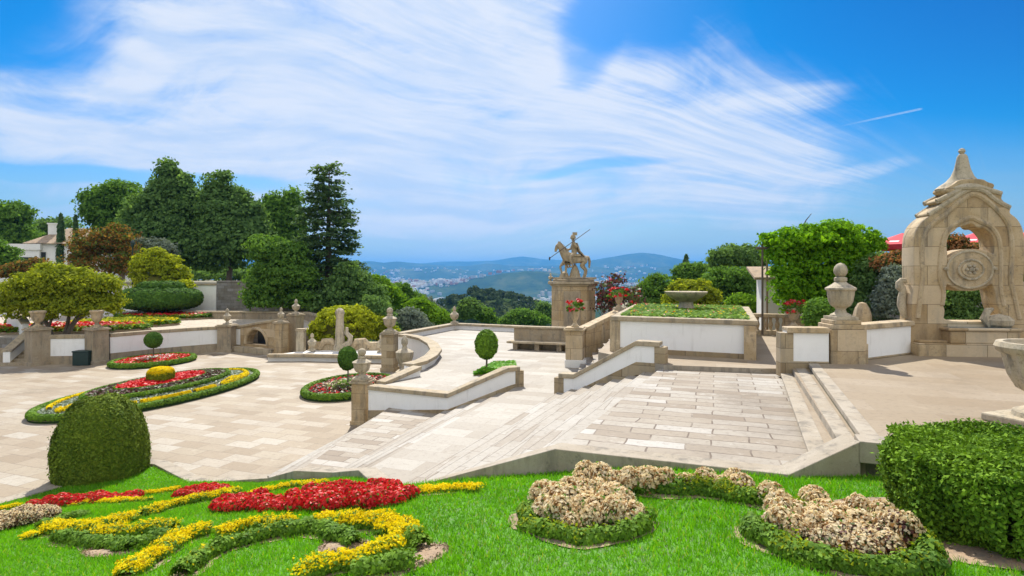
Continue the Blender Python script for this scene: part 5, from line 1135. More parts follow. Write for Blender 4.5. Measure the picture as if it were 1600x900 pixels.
def scroll(pts, parent, w_=.22, h_=.13, n=420):
    P_ = [Vector((p_[0], p_[1])) for p_ in pts]; seg = [(P_[i+1]-P_[i]).length for i in range(len(P_)-1)]; tot = sum(seg); cum = np.r_[0, np.cumsum(seg)]
    s_ = RNG.uniform(0, tot, n); i = np.clip(np.searchsorted(cum, s_)-1, 0, len(seg)-1); fr = (s_-cum[i])/np.array(seg)[i]
    A0_ = np.array([(Vector(p_)*min(1, .86/max(1e-6, math.hypot(p_[0]/AA_, p_[1]/BB_))))[:] for p_ in P_]); xy = A0_[i]*(1-fr[:, None])+A0_[i+1]*fr[:, None]; q = RNG.uniform(-1, 1, n)*1.9; dirs = (A0_[i+1]-A0_[i])/np.array(seg)[i][:, None]
    nx = np.stack([-dirs[:, 1], dirs[:, 0]], 1); xy = xy+nx*(np.sin(q)*w_/2)[:, None]; z = dome(np.clip(xy[:, 0], -9, 9), xy[:, 1])+.03+h_*(np.cos(q)*.5+.5)
    return leaves('yellow_scroll', np.c_[xy, z], .065, [LF['yelf']], np.c_[nx*np.sin(q)[:, None], np.cos(q)+.2], parent=parent)
inv = Matrix.Rotation(R(14.1), 3, 'Z')
def inbed(x, y, z=.17):
    for _ in range(6):
        q = inv @ (G(x, y, z)-Vector((bedc.x, bedc.y, z))); z = float(dome(q.x, q.y))+.08
    return (q.x, q.y)
for pl in (  # the yellow scrolls as seen on the near flank
 [(72, 627), (62, 633), (54, 640)], [(82, 631), (70, 638), (62, 644)], [(126, 633), (112, 634), (98, 640), (85, 647), (80, 645), (95, 638)],
 [(232, 621), (214, 621), (208, 628), (214, 634), (230, 633), (245, 625), (250, 618), (258, 618), (266, 620)], [(262, 621), (272, 612), (290, 607), (303, 609), (307, 616), (298, 620), (288, 617)],
 [(318, 608), (330, 603), (342, 600), (340, 606), (328, 611), (320, 610)], [(342, 600), (352, 602)], [(354, 596), (366, 588), (376, 589), (380, 596), (374, 600), (360, 598)], [(376, 587), (386, 583), (396, 586), (396, 590), (386, 591)], [(376, 577), (390, 579), (398, 583)], [(180, 630), (192, 632), (200, 636)]):
    scroll([inbed(*q) for q in pl], t, n=60+90*len(pl))
for k in (2.15, 2.55, 2.95, 3.3, 3.7): scroll([(AA_*.84*math.cos(k+d_), BB_*.84*math.sin(k+d_)) for d_ in (-.09, -.03, .03, .09)], t, n=260)
q = G(248, 590, .9); b = Vector((bedc.x+.05, bedc.y-.3, .58)); t2 = thing('clipped_shrub', 'clipped yellow-topped round shrub in the heart of the large oval bed', 'shrub', b)
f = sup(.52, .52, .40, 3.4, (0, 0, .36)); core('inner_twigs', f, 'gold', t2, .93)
d = fib(3200); P_, D_ = f(d); leaves('foliage', P_[d[:, 2] < .35], .10, [LF['goldd']], D_[d[:, 2] < .35], parent=t2); leaves('yellow_top', P_[d[:, 2] >= .30], .10, [LF['yelf']], D_[d[:, 2] >= .30], parent=t2)
# second oval bed with its ball tree
b = G(241, 567); t = thing('small_oval_bed', 'small oval bed of red flowers at the foot of the curved white wall', 'flower bed', b, R(-12)); low = lambda x, y: .12+.18*np.clip(1-(x/2.1)**2-(y/2.75)**2, 0, 1)
MB().lathe([(2.1, -.02), (2.0, .14), (1.0, .26), (0, .3)], (0, 0, 0), 40).build('soil', M_SOIL, t).scale = (1, 1.3, 1)
hedge_ring('rim_hedge', 2.1, 2.75, .97, .36, .30, lambda x, y: .04+0*x, 5200, .11, 'box', t)
carpet('red_flowers', ring(2.1, 2.75, .1, .9), 2300, low, .12, 'redf', t, .14); carpet('green_leaves', ring(2.1, 2.75, 0, .9), 2600, low, .11, 'box', t, .10); carpet('pale_flowers', ring(2.1, 2.75, .0, .5), 350, low, .1, 'whitef', t, .16)
lollipop('small ball-headed topiary in the small oval bed', b+Vector((0, -.1, .2)), .52, 1.35)
# third bed beside the front pier
b = G(548, 608); t = thing('side_bed', 'oval bed with red and brown plants beside the tall front urn pier', 'flower bed', b, R(-10)); low3 = lambda x, y: .10+.2*np.clip(1-(x/2.05)**2-(y/3.1)**2, 0, 1)
MB().lathe([(2.05, -.02), (1.9, .12), (1.0, .25), (0, .3)], (0, 0, 0), 40).build('soil', M_SOIL, t).scale = (1, 1.5, 1)
hedge_ring('rim_hedge', 2.05, 3.1, .96, .34, .30, lambda x, y: .04+0*x, 5600, .10, 'box', t)
carpet('wine_red_plants', ring(2.05, 3.1, .3, .88), 1700, low3, .10, 'wine', t, .12); carpet('red_flowers', ring(2.05, 3.1, .55, .9), 330, low3, .11, 'redf', t, .16)
carpet('green_leaves', ring(2.05, 3.1, 0, .5), 1500, low3, .09, 'box', t, .1); carpet('pale_plants', ring(2.05, 3.1, .1, .6), 500, low3, .10, 'cream', t, .12)
lollipop('egg-shaped topiary ball on a stem beside the tall front urn pier', b+Vector((-.1, -.2, .2)), .47, 1.42, ez=1.25, n=3200)
# grass wedge on the terrace with its ball tree
wp = [G(738, 588, ZM), G(768, 572, ZM), G(803, 569, ZM), G(806, 573, ZM), G(775, 580, ZM)]
wp = [Vector((-1.65, 24.6)), Vector((-.9, 27.6)), Vector((.12, 27.9)), Vector((.15, 26.6)), Vector((-.6, 24.9))]
c_ = sum(wp, Vector((0, 0)))/5; t = thing('grass_wedge', 'small three-cornered patch of grass on the middle terrace', 'grass patch', (c_.x, c_.y, ZM))
MB().prism([(q.x-c_.x, q.y-c_.y) for q in wp], -.1, .05).build('soil', M_SOIL, t)
def inpoly(xy, poly):
    x, y = xy[:, 0], xy[:, 1]; ins = np.zeros(len(xy), bool); n_ = len(poly)
    for i in range(n_):
        x0, y0 = poly[i][0], poly[i][1]; x1, y1 = poly[(i+1) % n_][0], poly[(i+1) % n_][1]
        cnd = ((y0 > y) != (y1 > y)) & (x < (x1-x0)*(y-y0)/(y1-y0+1e-12)+x0); ins ^= cnd
    return ins
xy = np.stack([RNG.uniform(-2, .5, 9000), RNG.uniform(24, 28.2, 9000)], 1); xy = xy[inpoly(xy, wp)]-np.array([c_.x, c_.y])
leaves('grass', np.c_[xy, RNG.uniform(.05, .16, len(xy))], .12, [LF['grass']], np.tile([0, -.3, 1], (len(xy), 1)), parent=t)
lollipop('tall ball-headed topiary on the little grass wedge of the terrace', G(760, 580, ZM)+Vector((0, 0, .05)), .48, 1.15, mat='box', ez=1.32, n=2800, leaf=.085)
# planter grass with small flowers
xy = np.stack([RNG.uniform(2, 13, 60000), RNG.uniform(18, 32, 60000)], 1); pin = [((q[0]-cx)*.9+cx, (q[1]-cy)*.93+cy) for q in planter_in]; xy = xy[inpoly(xy, pin)]
pl_ = thing('planter_grass', 'rough grass with tiny yellow flowers filling the square planter', 'grass', (cx, cy, ZU+1.3)); xy = xy-np.array([cx, cy]); n_ = len(xy)
leaves('grass', np.c_[xy, RNG.uniform(.03, .24, n_)], .11, [LF['box']], np.tile([0, -.3, 1], (n_, 1)), parent=pl_); k = RNG.choice(n_, 420); leaves('small_flowers', np.c_[xy[k], RNG.uniform(.15, .3, 420)], .06, [LF['yelf'], LF['pink']], np.tile([0, 0, 1], (420, 1)), parent=pl_, mi=RNG.integers(0, 2, 420))
pl_['kind'] = 'stuff'
# upper-left beds above the curved wall
for (x, y, a_, b2, lab, mts) in ((95, 517, 6.2, 2.2, 'long bed of red and orange flowers under the golden-green tree', ('redf', 'goldd', 'box')), (195, 508, 4.2, 2.4, 'bed of orange and yellow flowers right of the golden-green tree', ('goldd', 'yelf', 'box')), (265, 497, 4.4, 3.0, 'far bed of red and orange flowers under the tiered topiary', ('redf', 'goldd', 'box')), (222, 496, 2.4, 1.8, 'white-flowered patch between the red beds', ('whitef', 'silver', 'box'))):
    b = G(x, y, 1.72); t = thing('garden_bed', lab, 'flower bed', b, R(12)); zf = lambda X_, Y_: .1+0*X_
    MB().lathe([(1, -.1), (.97, .12), (0, .2)], (0, 0, 0), 32).build('soil', M_SOIL, t).scale = (a_, b2, 1)
    carpet('flowers', ring(a_, b2, 0, .9), 2600, zf, .17, mts[0], t, .45); carpet('yellow_foliage', ring(a_, b2, .5, .97), 2200, zf, .17, mts[1], t, .4); carpet('green_leaves', ring(a_, b2, .8, 1.0), 2000, zf, .16, mts[2], t, .35)
b = G(25, 516, 1.66); t = thing('round_shrub', 'little round green shrub at the top of the dark left steps', 'shrub', b); f = sup(.65, .65, .6, 2, (0, 0, .55)); core('inner_twigs', f, 'topi', t, .92); solid('foliage', f, 1500, .12, 'box', None, t)

# potted geraniums
def potted(lab, loc, h, spread_, mat='warmplain', wide=.85):
    v = urn('geranium_vase', lab, loc, h, 'vase', mat, wide=wide)
    P_, D_ = clumps([((0, 0, h*1.0), (spread_*.8, spread_*.8, spread_*.45)), ((0, -.15, h*.85), (spread_, spread_*.8, spread_*.3))], 34, 9, spread_*.2, low=-.3, shell=.6); g = leaves('geranium', P_, .085, [LF['mid']], D_); g.location = loc
    tag(g, 'geranium in the '+lab, 'potted plant')
    P_, D_ = clumps([((0, 0, h*1.12), (spread_*1.0, spread_*.9, spread_*.5)), ((0, -.2, h*.88), (spread_*1.0, spread_*.8, spread_*.35))], 20, 11, spread_*.13, low=-.2, shell=.95); fl = leaves('blossoms', P_, .08, [LF['redf'], LF['pink']], D_, parent=g, mi=RNG.integers(0, 2, len(P_)))
    return v
potted('stone vase on the square pier at the foot of the ramp', (2.98, 27.2, ZM+1.86), .98, .40, wide=.62)
b = A(967, 481, 31.2); pier('rail_post', 'stone post at the upper end of the ramp balustrade', (b.x, b.y, ZM+.6), .5, .5, b.z-ZM-.75, 0, 'warm'); potted('stone vase at the upper end of the ramp balustrade', (b.x, b.y, b.z), .75, .55)
b = A(1240, 510, 26); pier('rail_post', 'round-topped post at the end of the rear balustrade', (b.x, b.y, ZU), .55, .55, b.z-ZU-.16, 0, 'warm'); potted('stone vase on the post behind the short panelled wall', (b.x, b.y, b.z), .85, .55)

# ------------------------------------------------------------------ lawn with its parterre
lawn_out = [(9.4, 7.3), (5.4, 8.75), (4.13, 8.66), (.74, 9.74), f1b[1], f2t[1], f2b[1], f3t[1], f3b[1]]+CORN+EDGE+[(-24, -3), (12, -3), (12, 6.4)]
gx, gy = np.meshgrid(np.arange(-24, 12, .3), np.arange(-3, 18.3, .3)); ip = np.c_[gx.ravel(), gy.ravel()]+RNG.uniform(-.05, .05, (gx.size, 2)); ip = ip[inpoly(ip, lawn_out)]
vin = [Vector(q) for q in lawn_out]+[Vector(q) for q in ip]; n_ = len(lawn_out)
vo_, eo_, fo_, *_ = delaunay_2d_cdt(vin, [(i, (i+1) % n_) for i in range(n_)], [], 1, 1e-4)
V_ = np.array([v_[:] for v_ in vo_]); Zl = lawn_z(V_[:, 0], V_[:, 1])
me = bpy.data.meshes.new('lawn'); me.from_pydata(np.c_[V_, Zl].tolist(), [], [list(q) for q in fo_]); me.polygons.foreach_set('use_smooth', [True]*len(me.polygons)); me.update()
bm = bmesh.new(); bm.from_mesh(me); bmesh.ops.recalc_face_normals(bm, faces=bm.faces); bm.to_mesh(me); bm.free()
structure(obj('lawn', me, None, stone('lawn_turf', (.07, .22, .012), (.10, .28, .015), (.04, .12, .01), scale=2)))
SOIL = []                         # plan polygons of bare soil: no grass there
def blob_poly(c_, rx, ry, rz=0, n=18, wob=.12):
    ph = RNG.uniform(0, 6.28, 3)
    return [(c_[0]+(rx*math.cos(a)*math.cos(rz)-ry*math.sin(a)*math.sin(rz))*(1+wob*math.sin(2*a+ph[0])*.6+wob*math.sin(3*a+ph[1])*.6), c_[1]+(rx*math.cos(a)*math.sin(rz)+ry*math.sin(a)*math.cos(rz))*(1+wob*math.sin(2*a+ph[0])*.6+wob*math.sin(3*a+ph[1])*.6)) for a in np.linspace(0, 2*math.pi, n, endpoint=False)]
def soil(poly, parent, loc, name='soil'):
    """bare earth just proud of the lawn, draped over it"""
    SOIL.append(poly); cx_ = sum(q[0] for q in poly)/len(poly); cy_ = sum(q[1] for q in poly)/len(poly); vs2 = []; fs2 = []; n_ = len(poly)
    for k in range(5):
        for q in poly:
            x, y = cx_+(q[0]-cx_)*(1-k/4.0), cy_+(q[1]-cy_)*(1-k/4.0); vs2.append((x-loc[0], y-loc[1], float(lawn_z(x, y))+.012+.02*min(k, 2)-loc[2]))
    for k in range(4):
        for i in range(n_): fs2.append((k*n_+i, k*n_+(i+1) % n_, (k+1)*n_+(i+1) % n_, (k+1)*n_+i))
    o = MB().add(vs2, fs2).build(name, M_SOIL, parent, True)
    pa = np.array(poly); q = RNG.uniform(pa.min(0), pa.max(0), (900, 2)); q = q[inpoly(q, poly)]
    leaves('clods', np.c_[q, lawn_z(q[:, 0], q[:, 1])+RNG.uniform(.02, .05, len(q))]-np.array(loc), RNG.uniform(.01, .032, len(q)), [M_SOIL], np.tile([0, 0, 1.0], (len(q), 1)), parent=o, spread=1.5, aspect=1.1); return o
def strip_poly(pts, w_):
    P_ = [Vector((q[0], q[1])) for q in pts]; Lf = []; Rt = []
    for i in range(len(P_)):
        d = (P_[min(i+1, len(P_)-1)]-P_[max(i-1, 0)]).normalized(); nn = Vector((-d.y, d.x)); Lf.append(P_[i]+nn*w_/2); Rt.append(P_[i]-nn*w_/2)
    return [q[:] for q in Lf+Rt[::-1]]
def resample(pts, step):
    out = [Vector((pts[0][0], pts[0][1]))]
    for a, b in zip(pts[:-1], pts[1:]):
        a = Vector((a[0], a[1])); b = Vector((b[0], b[1])); k = max(1, int((b-a).length/step)); out += [a.lerp(b, (i+1)/k) for i in range(k)]
    return out
def low_hedge(label, pxs, w_=.26, h_=.24, dens=2600, flower='yelf', fcover=.75, mat='box', leaf=.035, group=None, bare=.16, name='low_hedge'):
    """clipped strip of bedding plants along spots of the lawn; flowers sit on its top"""
    P_ = [L(*q) if len(q) == 2 and q[1] > 400 else q for q in pxs]; P_ = resample(P_, .12); o = P_[0]; oz = float(lawn_z(o.x, o.y)); loc = (o.x, o.y, oz)
    t = thing(name, label, 'low hedge', loc, 0, group); A0_ = np.array([q[:] for q in P_]); seg = np.linalg.norm(np.diff(A0_, axis=0), axis=1); cum = np.r_[0, np.cumsum(seg)]; n = int(cum[-1]*dens)
    if bare:
        for i in range(0, len(P_)-1, 12):
            pp = P_[i:i+13]
            if len(pp) > 1: SOIL.append(strip_poly(pp, w_+bare*.6))
        lo = []; 
        for i, q in enumerate(P_):
            d = (P_[min(i+1, len(P_)-1)]-P_[max(i-1, 0)]).normalized(); nn = Vector((-d.y, d.x)); k = w_/2+bare*(.5+.3*math.sin(i*.7))
            for s in (-1, -.5, 0, .5, 1): x, y = q.x+nn.x*k*s, q.y+nn.y*k*s; lo.append((x-loc[0], y-loc[1], float(lawn_z(x, y))+.014+.012*(1-abs(s))-loc[2]))
        MB().add(lo, [(5*i+j, 5*i+j+1, 5*i+j+6, 5*i+j+5) for i in range(len(P_)-1) for j in range(4)]).build('soil', M_SOIL, t, True)
    kn = np.arange(-.2, cum[-1]+.3, .06); kv = np.where(np.arange(len(kn)) % 2 == 0, RNG.uniform(.75, 1.25, len(kn)), RNG.uniform(.35, .85, len(kn))); kw = RNG.normal(0, .04, len(kn))
    def lay(n, q, lift, hh):
        s_ = RNG.uniform(0, cum[-1], n); i = np.clip(np.searchsorted(cum, s_)-1, 0, len(seg)-1); fr = ((s_-cum[i])/seg[i])[:, None]; xy = A0_[i]*(1-fr)+A0_[i+1]*fr; dr = (A0_[i+1]-A0_[i])/seg[i][:, None]; nx = np.stack([-dr[:, 1], dr[:, 0]], 1)
        lum = np.interp(s_, kn, kv); lat = np.interp(s_, kn, kw)        # plant by plant
        fill = np.sqrt(RNG.uniform(.45, 1, n)) if lift < .02 else np.ones(n)
        xy = xy+nx*(np.sin(q)*w_/2*fill*(.8+.3*lum)+lat)[:, None]+dr*RNG.normal(0, .05, (n, 1)); z = lawn_z(xy[:, 0], xy[:, 1])+lift+h_*fill*lum*(np.cos(q)*.62+.38).clip(0)
        return np.c_[xy, z]-np.array(loc), np.c_[nx*np.sin(q)[:, None], np.cos(q)+.1], s_
    q = RNG.uniform(-1, 1, n)*1.85; P3, D3, _s = lay(n, q, .01, h_); rr_ = RNG.uniform(.75, 1.03, n)[:, None]; leaves('foliage', P3, leaf*RNG.uniform(.8, 1.2, n), [LF[mat]], D3, parent=t)
    if flower:
        m_ = int(n*1.5*fcover); q = RNG.uniform(-1.25, 1.25, m_); P3, D3, s_ = lay(m_, q, .024, h_); gv = RNG.normal(0, 1, len(kn)); keep = (np.interp(s_, kn, gv)+RNG.normal(0, .7, m_)) > np.interp(fcover, [0, .3, .6, .8, .9, 1], [2, .7, -.5, -1.1, -1.6, -3])
        P3 = P3+RNG.normal(0, .016, P3.shape); leaves('blossoms', P3[keep], leaf*RNG.uniform(.45, .9, int(keep.sum())), [LF[flower]], D3[keep], parent=t, spread=1.1)
    return t
# plants of one kind share meshes
def plant_mesh(name, n, r_, h_, leaf, mats, mix, lo=0.0):
    d = RNG.normal(size=(n, 3)); d /= np.linalg.norm(d, axis=1, keepdims=True); d[:, 2] = np.abs(d[:, 2]); k = RNG.uniform(.45, 1.0, n)[:, None]**.6
    P_ = d*k*np.array([r_, r_, h_*.62])+np.array([0, 0, h_*.38]); st = RNG.random(n) < .22; P_[st, 2] *= RNG.uniform(.1, .8, st.sum())
    up = P_[:, 2]/h_; mi = np.where(RNG.random(n) < mix*np.clip(up*1.7, .15, 1), 0, 1); mi = np.where((k[:, 0] < .78) & (RNG.random(n) < .8), len(mats)-1, mi)
    o = leaves(name, P_, leaf, mats, d, mi=mi, spread=.7); me_ = o.data; bpy.data.objects.remove(o); return me_
BEG = [plant_mesh('begonia_plant', 900, .18, .32, .031, [LF['cream'], LF['mid'], LF['brown']], .95) for _ in range(4)]
BEGR = [plant_mesh('begonia_plant', 800, .19, .36, .030, [LF['cream'], LF['wine']], .75) for _ in range(2)]
SAL = [plant_mesh('scarlet_plant', 560, .16, .22, .034, [LF['redf'], LF['mid']], .93) for _ in range(4)]
def plants(meshes, spots, label, cat, group, smin=.8, smax=1.2):
    for (x, y) in spots:
        me_ = meshes[int(RNG.integers(len(meshes)))]; o = bpy.data.objects.new(me_.name.split('.')[0], me_); COL.objects.link(o)
        o.location = (x, y, float(lawn_z(x, y))-.01); o.rotation_euler = (0, 0, RNG.uniform(0, 6.28)); s_ = RNG.uniform(smin, smax); o.scale = (s_, s_, s_*RNG.uniform(.75, 1.2)); tag(o, label, cat, group)
def scatter(poly, step):
    xs = [q[0] for q in poly]; ys = [q[1] for q in poly]; pts = []; j = 0
    y = min(ys)
    while y < max(ys):
        x = min(xs)+(step/2 if j % 2 else 0)
        while x < max(xs): pts.append((x+RNG.uniform(-.05, .05), y+RNG.uniform(-.05, .05))); x += step
        y += step*.87; j += 1
    pts = np.array(pts); return pts[inpoly(pts, poly)]
def lpoly(pxs): return [L(*q)[:2] for q in pxs]
# bed A: round mound of cream begonias with its low hedge
moundA = lpoly([(838, 816), (838, 800), (864, 780), (898, 768), (942, 775), (980, 792), (998, 812), (982, 829), (930, 838), (870, 834)])
cA = np.mean(moundA, 0); soilA = [tuple(cA+(np.array(q)-cA)*k_) for q, k_ in zip(moundA, (1.3, 1.25, 1.15, 1.05, 1.05, 1.05, 1.2, 1.15, 1.1, 1.12))]
t = thing('flower_bed', 'round soil bed under the left mound of cream begonias', 'flower bed', (cA[0], cA[1], float(lawn_z(*cA)))); soil(soilA, t, t.location)
plants(BEG, scatter(moundA, .255), 'cream begonia plant in the rounded left mound', 'flowering plant', 'cream begonias of the left mound')
low_hedge('low box edging round the front of the left begonia mound', [(818, 802), (824, 822), (860, 840), (920, 848), (975, 842), (1003, 830), (1004, 818)], .20, .17, 3600, 'goldd', .22)
# row of begonias leading right from bed A
plants(BEG, [tuple(L(x, y)[:2]) for x, y in ((898, 772), (915, 762), (938, 764), (962, 768), (985, 770), (1012, 770), (1040, 768), (1072, 768), (1102, 768), (1130, 770), (1158, 774), (1022, 762), (1148, 766))], 'cream begonia plant in the curved back row', 'flowering plant', 'cream begonias of the back row', .9, 1.2)
low_hedge('low green-gold edging in front of the back row of begonias', [(1000, 770), (1040, 772), (1090, 774), (1140, 780), (1185, 788), (1225, 798), (1250, 806)], .22, .20, 3400, 'goldd', .35)
plants(BEG, [tuple(L(x, y)[:2]) for x, y in ((1205, 790), (1272, 792), (1278, 800))], 'lone cream begonia plant between back row and right mound', 'flowering plant', 'lone cream begonias', .8, 1.1)
# bed B: right mound
moundB = lpoly([(1192, 826), (1210, 806), (1250, 806), (1300, 812), (1350, 815), (1400, 835), (1425, 862), (1415, 885), (1370, 892), (1310, 880), (1250, 860), (1205, 845)])
cB = np.mean(moundB, 0); soilB = [tuple(cB+(np.array(q)-cB)*k_) for q, k_ in zip(moundB, (1.32, 1.12, 1.08, 1.03, 1.05, 1.1, 1.22, 1.28, 1.16, 1.16, 1.2, 1.28))]
t = thing('flower_bed', 'soil bed under the right mound of cream begonias', 'flower bed', (cB[0], cB[1], float(lawn_z(*cB)))); soil(soilB, t, t.location)
sp = scatter(moundB, .235); kr = sp[:, 1] < np.quantile(sp[:, 1], .35)
plants(BEG, sp[~kr], 'cream begonia plant in the spreading right mound', 'flowering plant', 'cream begonias of the right mound', .8, 1.1)
plants(BEGR, sp[kr], 'reddish cream begonia plant at the front of the right mound', 'flowering plant', 'reddish begonias of the right mound', .75, 1.0)
low_hedge('low box edging curving round the front of the right begonia mound', [(1176, 826), (1180, 842), (1215, 862), (1265, 880), (1320, 895), (1390, 905), (1450, 895), (1455, 870), (1430, 848)], .22, .19, 3600, 'goldd', .22)
# red drifts
redA = lpoly([(45, 793), (100, 782), (180, 779), (200, 783), (150, 789), (80, 795)]); redA2 = lpoly([(186, 782), (216, 776), (220, 781), (192, 787)])
redB = lpoly([(272, 780), (296, 768), (358, 766), (360, 773), (304, 780)]); redC = lpoly([(335, 802), (350, 788), (410, 786), (448, 793), (475, 777), (520, 769), (600, 766), (640, 771), (652, 782), (620, 793), (540, 799), (450, 802), (400, 801)])
plants(SAL, list(scatter(redA, .20))+list(scatter(redA2, .2)), 'scarlet bedding plant in the left drift beside the ball shrub', 'flowering plant', 'scarlet plants of the left drift', .8, 1.1)
plants(SAL, scatter(redB, .21), 'scarlet bedding plant in the short middle drift', 'flowering plant', 'scarlet plants of the middle drift', .8, 1.1)
plants(SAL, scatter(redC, .215), 'scarlet bedding plant in the long drift at the lawn edge', 'flowering plant', 'scarlet plants of the long drift', .9, 1.2)
whA = lpoly([(-30, 830), (0, 819), (30, 811), (78, 807), (98, 809), (60, 819), (20, 830), (-20, 838)])
plants(BEGR, scatter(whA, .2), 'cream and brown begonia plant in the patch at the left edge', 'flowering plant', 'begonias at the left edge', .7, .9)
# yellow and green parterre scrolls
for lab, pl, w_, h_, fl, fc in (
 ('thin yellow flower line behind the left begonia patch', [(-10, 801), (10, 798), (28, 796)], .22, .12, 'yelf', .9),
 ('yellow flower line below the left scarlet drift', [(118, 792), (150, 788), (200, 787), (232, 785)], .18, .12, 'yelf', .75),
 ('short yellow line above the middle scarlet drift', [(230, 774), (255, 771), (278, 768)], .22, .12, 'yelf', .9),
 ('yellow ribbon hedge running from the broad patch up to the middle drift', [(226, 808), (262, 796), (296, 788), (335, 782), (370, 772)], .26, .2, 'yelf', .7),
 ('broad yellow-topped hedge of the left scroll', [(75, 834), (120, 834), (165, 826), (208, 815)], .42, .24, 'yelf', .85),
 ('yellow-topped hedge arm pointing right from the left scroll', [(140, 838), (190, 842), (232, 834), (270, 832)], .32, .24, 'yelf', .65),
 ('dark green hedge under the broad left scroll', [(92, 846), (150, 854), (205, 862), (240, 850), (268, 842)], .28, .24, None, 0),
 ('yellow hedge sweeping down to the bottom edge', [(325, 836), (285, 846), (262, 862), (235, 880), (195, 905)], .40, .22, 'yelf', .8),
 ('long green hedge with scattered yellow curving beneath the lawn crescent', [(285, 905), (310, 882), (350, 862), (400, 846), (445, 838), (480, 832)], .26, .26, 'yelf', .25),
 ('yellow hedge piece along the long green curve', [(345, 842), (375, 834), (415, 826), (465, 826)], .20, .2, 'yelf', .7),
 ('dark green hedge hooking round the small lawn crescent', [(480, 828), (505, 836), (530, 846), (552, 856)], .26, .25, None, 0),
 ('broad yellow hedge hook on the right of the parterre', [(498, 822), (545, 824), (600, 826), (632, 838), (636, 852), (612, 864)], .38, .24, 'yelf', .85),
 ('yellow hedge returning from the hook to the bottom edge', [(618, 866), (580, 878), (530, 890), (470, 905)], .34, .22, 'yelf', .8),
 ('dark round box tuft at the right end of the parterre', [(645, 856), (656, 862)], .3, .30, None, 0),
 ('green hedge at the bottom right of the parterre hook', [(560, 900), (600, 893), (640, 890)], .3, .24, None, 0),
 ('yellow flower line behind the long scarlet drift', [(395, 776), (430, 768), (470, 762), (505, 760)], .22, .14, 'yelf', .8),
 ('isolated yellow flower strip right of the long scarlet drift', [(660, 772), (690, 769), (720, 768), (748, 766)], .17, .10, 'yelf', .95),
 ('green hedge tip above the left begonia patch', [(70, 826), (100, 816), (128, 808)], .25, .2, None, 0),
 ('tiny yellow tuft left of the broad scroll', [(42, 842), (56, 841)], .2, .12, 'yelf', .9)):
    low_hedge(lab, pl, w_*.84, h_*.82, 2700, fl, max(0, fc-.14), bare=.16)
for (x, y, rx, ry, lab) in ((664, 872, .20, .42, 'bare oval of soil right of the parterre hook'), (535, 856, .36, .26, 'bare soil inside the parterre hook'), (165, 866, .6, .14, 'bare soil under the broad left scroll')):
    c_ = L(x, y); t = thing('soil_bed', lab, 'soil', c_); soil(blob_poly(c_, rx, ry, R(-20)), t, c_)
# clipped ball by the lower square and box hedge on the right
t = thing('clipped_ball', 'big beehive-shaped clipped yew at the corner of lawn and square', 'topiary shrub', (-12.15, 17.05, 0))
f0 = sup(1.10, 1.10, 1.86, 2.45, (0, 0, .42))
def f(d):
    P_, D_ = f0(d); return P_*(1+.018*np.sin(d[:, :1]*9+d[:, 2:]*7)+.014*np.sin(d[:, 1:2]*13-d[:, 2:]*9)), D_
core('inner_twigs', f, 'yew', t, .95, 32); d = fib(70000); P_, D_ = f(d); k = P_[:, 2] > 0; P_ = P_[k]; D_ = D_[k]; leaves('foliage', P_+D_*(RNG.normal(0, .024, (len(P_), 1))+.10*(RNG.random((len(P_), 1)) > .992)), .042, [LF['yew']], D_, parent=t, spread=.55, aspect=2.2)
hp = [(4.75, 7.3), (5.6, 7.5), (7.6, 6.6), (7.4, 5.0), (4.62, 5.35), (4.28, 6.1)]
hc = np.mean(hp, 0); hz0 = float(lawn_z(*hc)); t = thing('box_hedge', 'large bushy box hedge with sunlit top at the lower right', 'hedge', (hc[0], hc[1], hz0))
hpl = [(q[0]-hc[0], q[1]-hc[1]) for q in hp]; zt = 3.93-hz0
mb = MB().prism([(q[0]*.9, q[1]*.9) for q in hpl], .28, zt-.09)
for i in range(9): a = RNG.uniform(-1, 1, 2); mb.tube([(a[0]*.9, a[1]*.5, -.5), (a[0]*.9, a[1]*.5, .4)], [.03, .02], 6)
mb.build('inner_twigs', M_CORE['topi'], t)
N_ = 120000; per_ = np.array(hpl+[hpl[0]]); sg = np.linalg.norm(np.diff(per_, axis=0), axis=1); cm = np.r_[0, np.cumsum(sg)]
s_ = RNG.uniform(0, cm[-1], N_//2); i = np.clip(np.searchsorted(cm, s_)-1, 0, len(sg)-1); fr = ((s_-cm[i])/sg[i])[:, None]; xy = per_[i]*(1-fr)+per_[i+1]*fr; z = RNG.uniform(-.12, zt, N_//2)
dr = (per_[i+1]-per_[i])/sg[i][:, None]; nn = np.stack([dr[:, 1], -dr[:, 0]], 1); nn *= np.sign((nn*xy).sum(1, keepdims=True)); wob = .05*np.sin(xy[:, :1]*7+z[:, None]*5)+.04*np.sin(xy[:, 1:]*9-z[:, None]*8); inn = np.where(z < .22, -.12*RNG.random(N_//2), 0)[:, None]; rnd_ = np.clip((z-(zt-.22))/.22, 0, 1)[:, None]**2*-.14
P1 = np.c_[xy+nn*(wob+inn+rnd_+RNG.normal(0, .035, (N_//2, 1))), z]; D1 = np.c_[nn, np.full(N_//2, .25)]
xy = np.stack([RNG.uniform(-2.2, 2.6, N_), RNG.uniform(-1.8, 1.6, N_)], 1); xy = xy[inpoly(xy, hpl)]
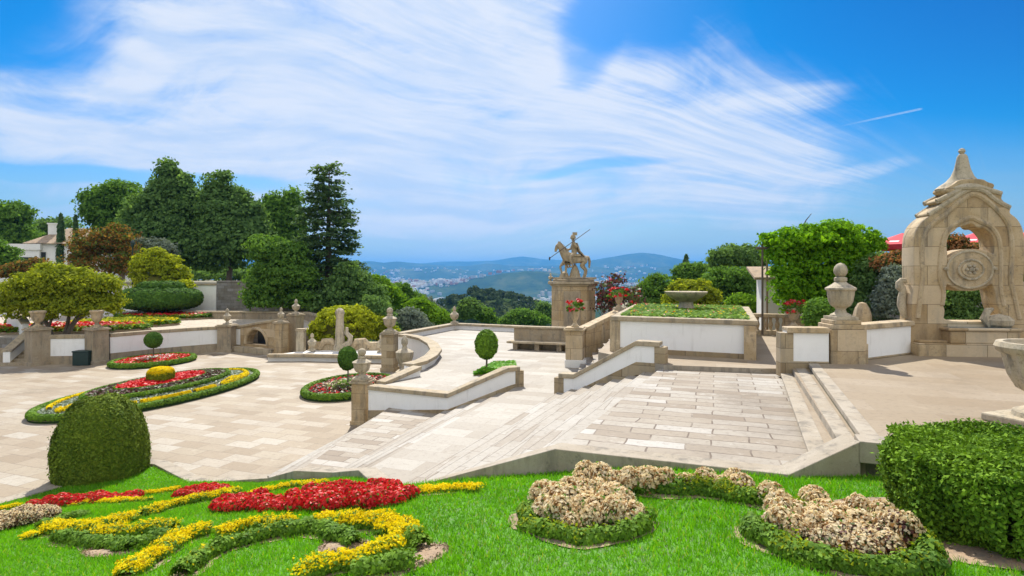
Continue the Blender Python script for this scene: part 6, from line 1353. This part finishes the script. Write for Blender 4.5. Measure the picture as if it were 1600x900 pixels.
P2_ = np.c_[xy, zt+.03*np.sin(xy[:, 0]*6)+.03*np.sin(xy[:, 1]*7+xy[:, 0]*3)+np.abs(RNG.normal(0, .035, len(xy)))]; D2 = np.tile([0, 0, 1.0], (len(xy), 1))
leaves('foliage', np.r_[P1, P2_], .029, [LF['hedge']], np.r_[D1, D2], parent=t, spread=1.1, aspect=1.8)
SOIL.append([(hc[0]+q[0]*1.1, hc[1]+q[1]*1.12) for q in hpl]); t2 = thing('soil_bed', 'bare earth strip under the large box hedge', 'soil', (hc[0], hc[1], hz0)); sp_ = blob_poly((hc[0]-.1, hc[1]-.1), 2.05, 1.45, R(-18)); soil(sp_, t2, t2.location)
# grass blades everywhere else on the lawn
N_ = 420000; Yg = RNG.uniform(0, 1, N_)**.75*14.5+3.2; Xg = (RNG.uniform(-.95, .95, N_))*Yg; g = np.c_[Xg, Yg]; g = g[inpoly(g, lawn_out)]
for pg in SOIL:
    pa = np.array(pg); bb = (g[:, 0] > pa[:, 0].min()) & (g[:, 0] < pa[:, 0].max()) & (g[:, 1] > pa[:, 1].min()) & (g[:, 1] < pa[:, 1].max())
    if bb.any(): ii = np.where(bb)[0]; g = np.delete(g, ii[inpoly(g[ii], pg)], axis=0)
zg = lawn_z(g[:, 0], g[:, 1]); n_ = len(g); a = RNG.uniform(0, 6.28, n_); h_ = RNG.uniform(.035, .085, n_)*(1+.25*np.sin(g[:, 0]*2.1)*np.sin(g[:, 1]*1.7)); wd = RNG.uniform(.004, .007, n_)*(.6+g[:, 1]/9); ln = RNG.normal(0, .035, (n_, 2))
V3 = np.empty((n_, 3, 3)); V3[:, 0] = np.c_[g[:, 0]-np.cos(a)*wd, g[:, 1]-np.sin(a)*wd, zg-.005]; V3[:, 1] = np.c_[g[:, 0]+np.cos(a)*wd, g[:, 1]+np.sin(a)*wd, zg-.005]; V3[:, 2] = np.c_[g+ln, zg+h_]
o = rawmesh('grass', V3.reshape(-1, 3), 3, [LF['grass']]); o['kind'] = 'stuff'; o['label'] = 'short bright green grass blades of the sloping lawn'; o['category'] = 'grass'
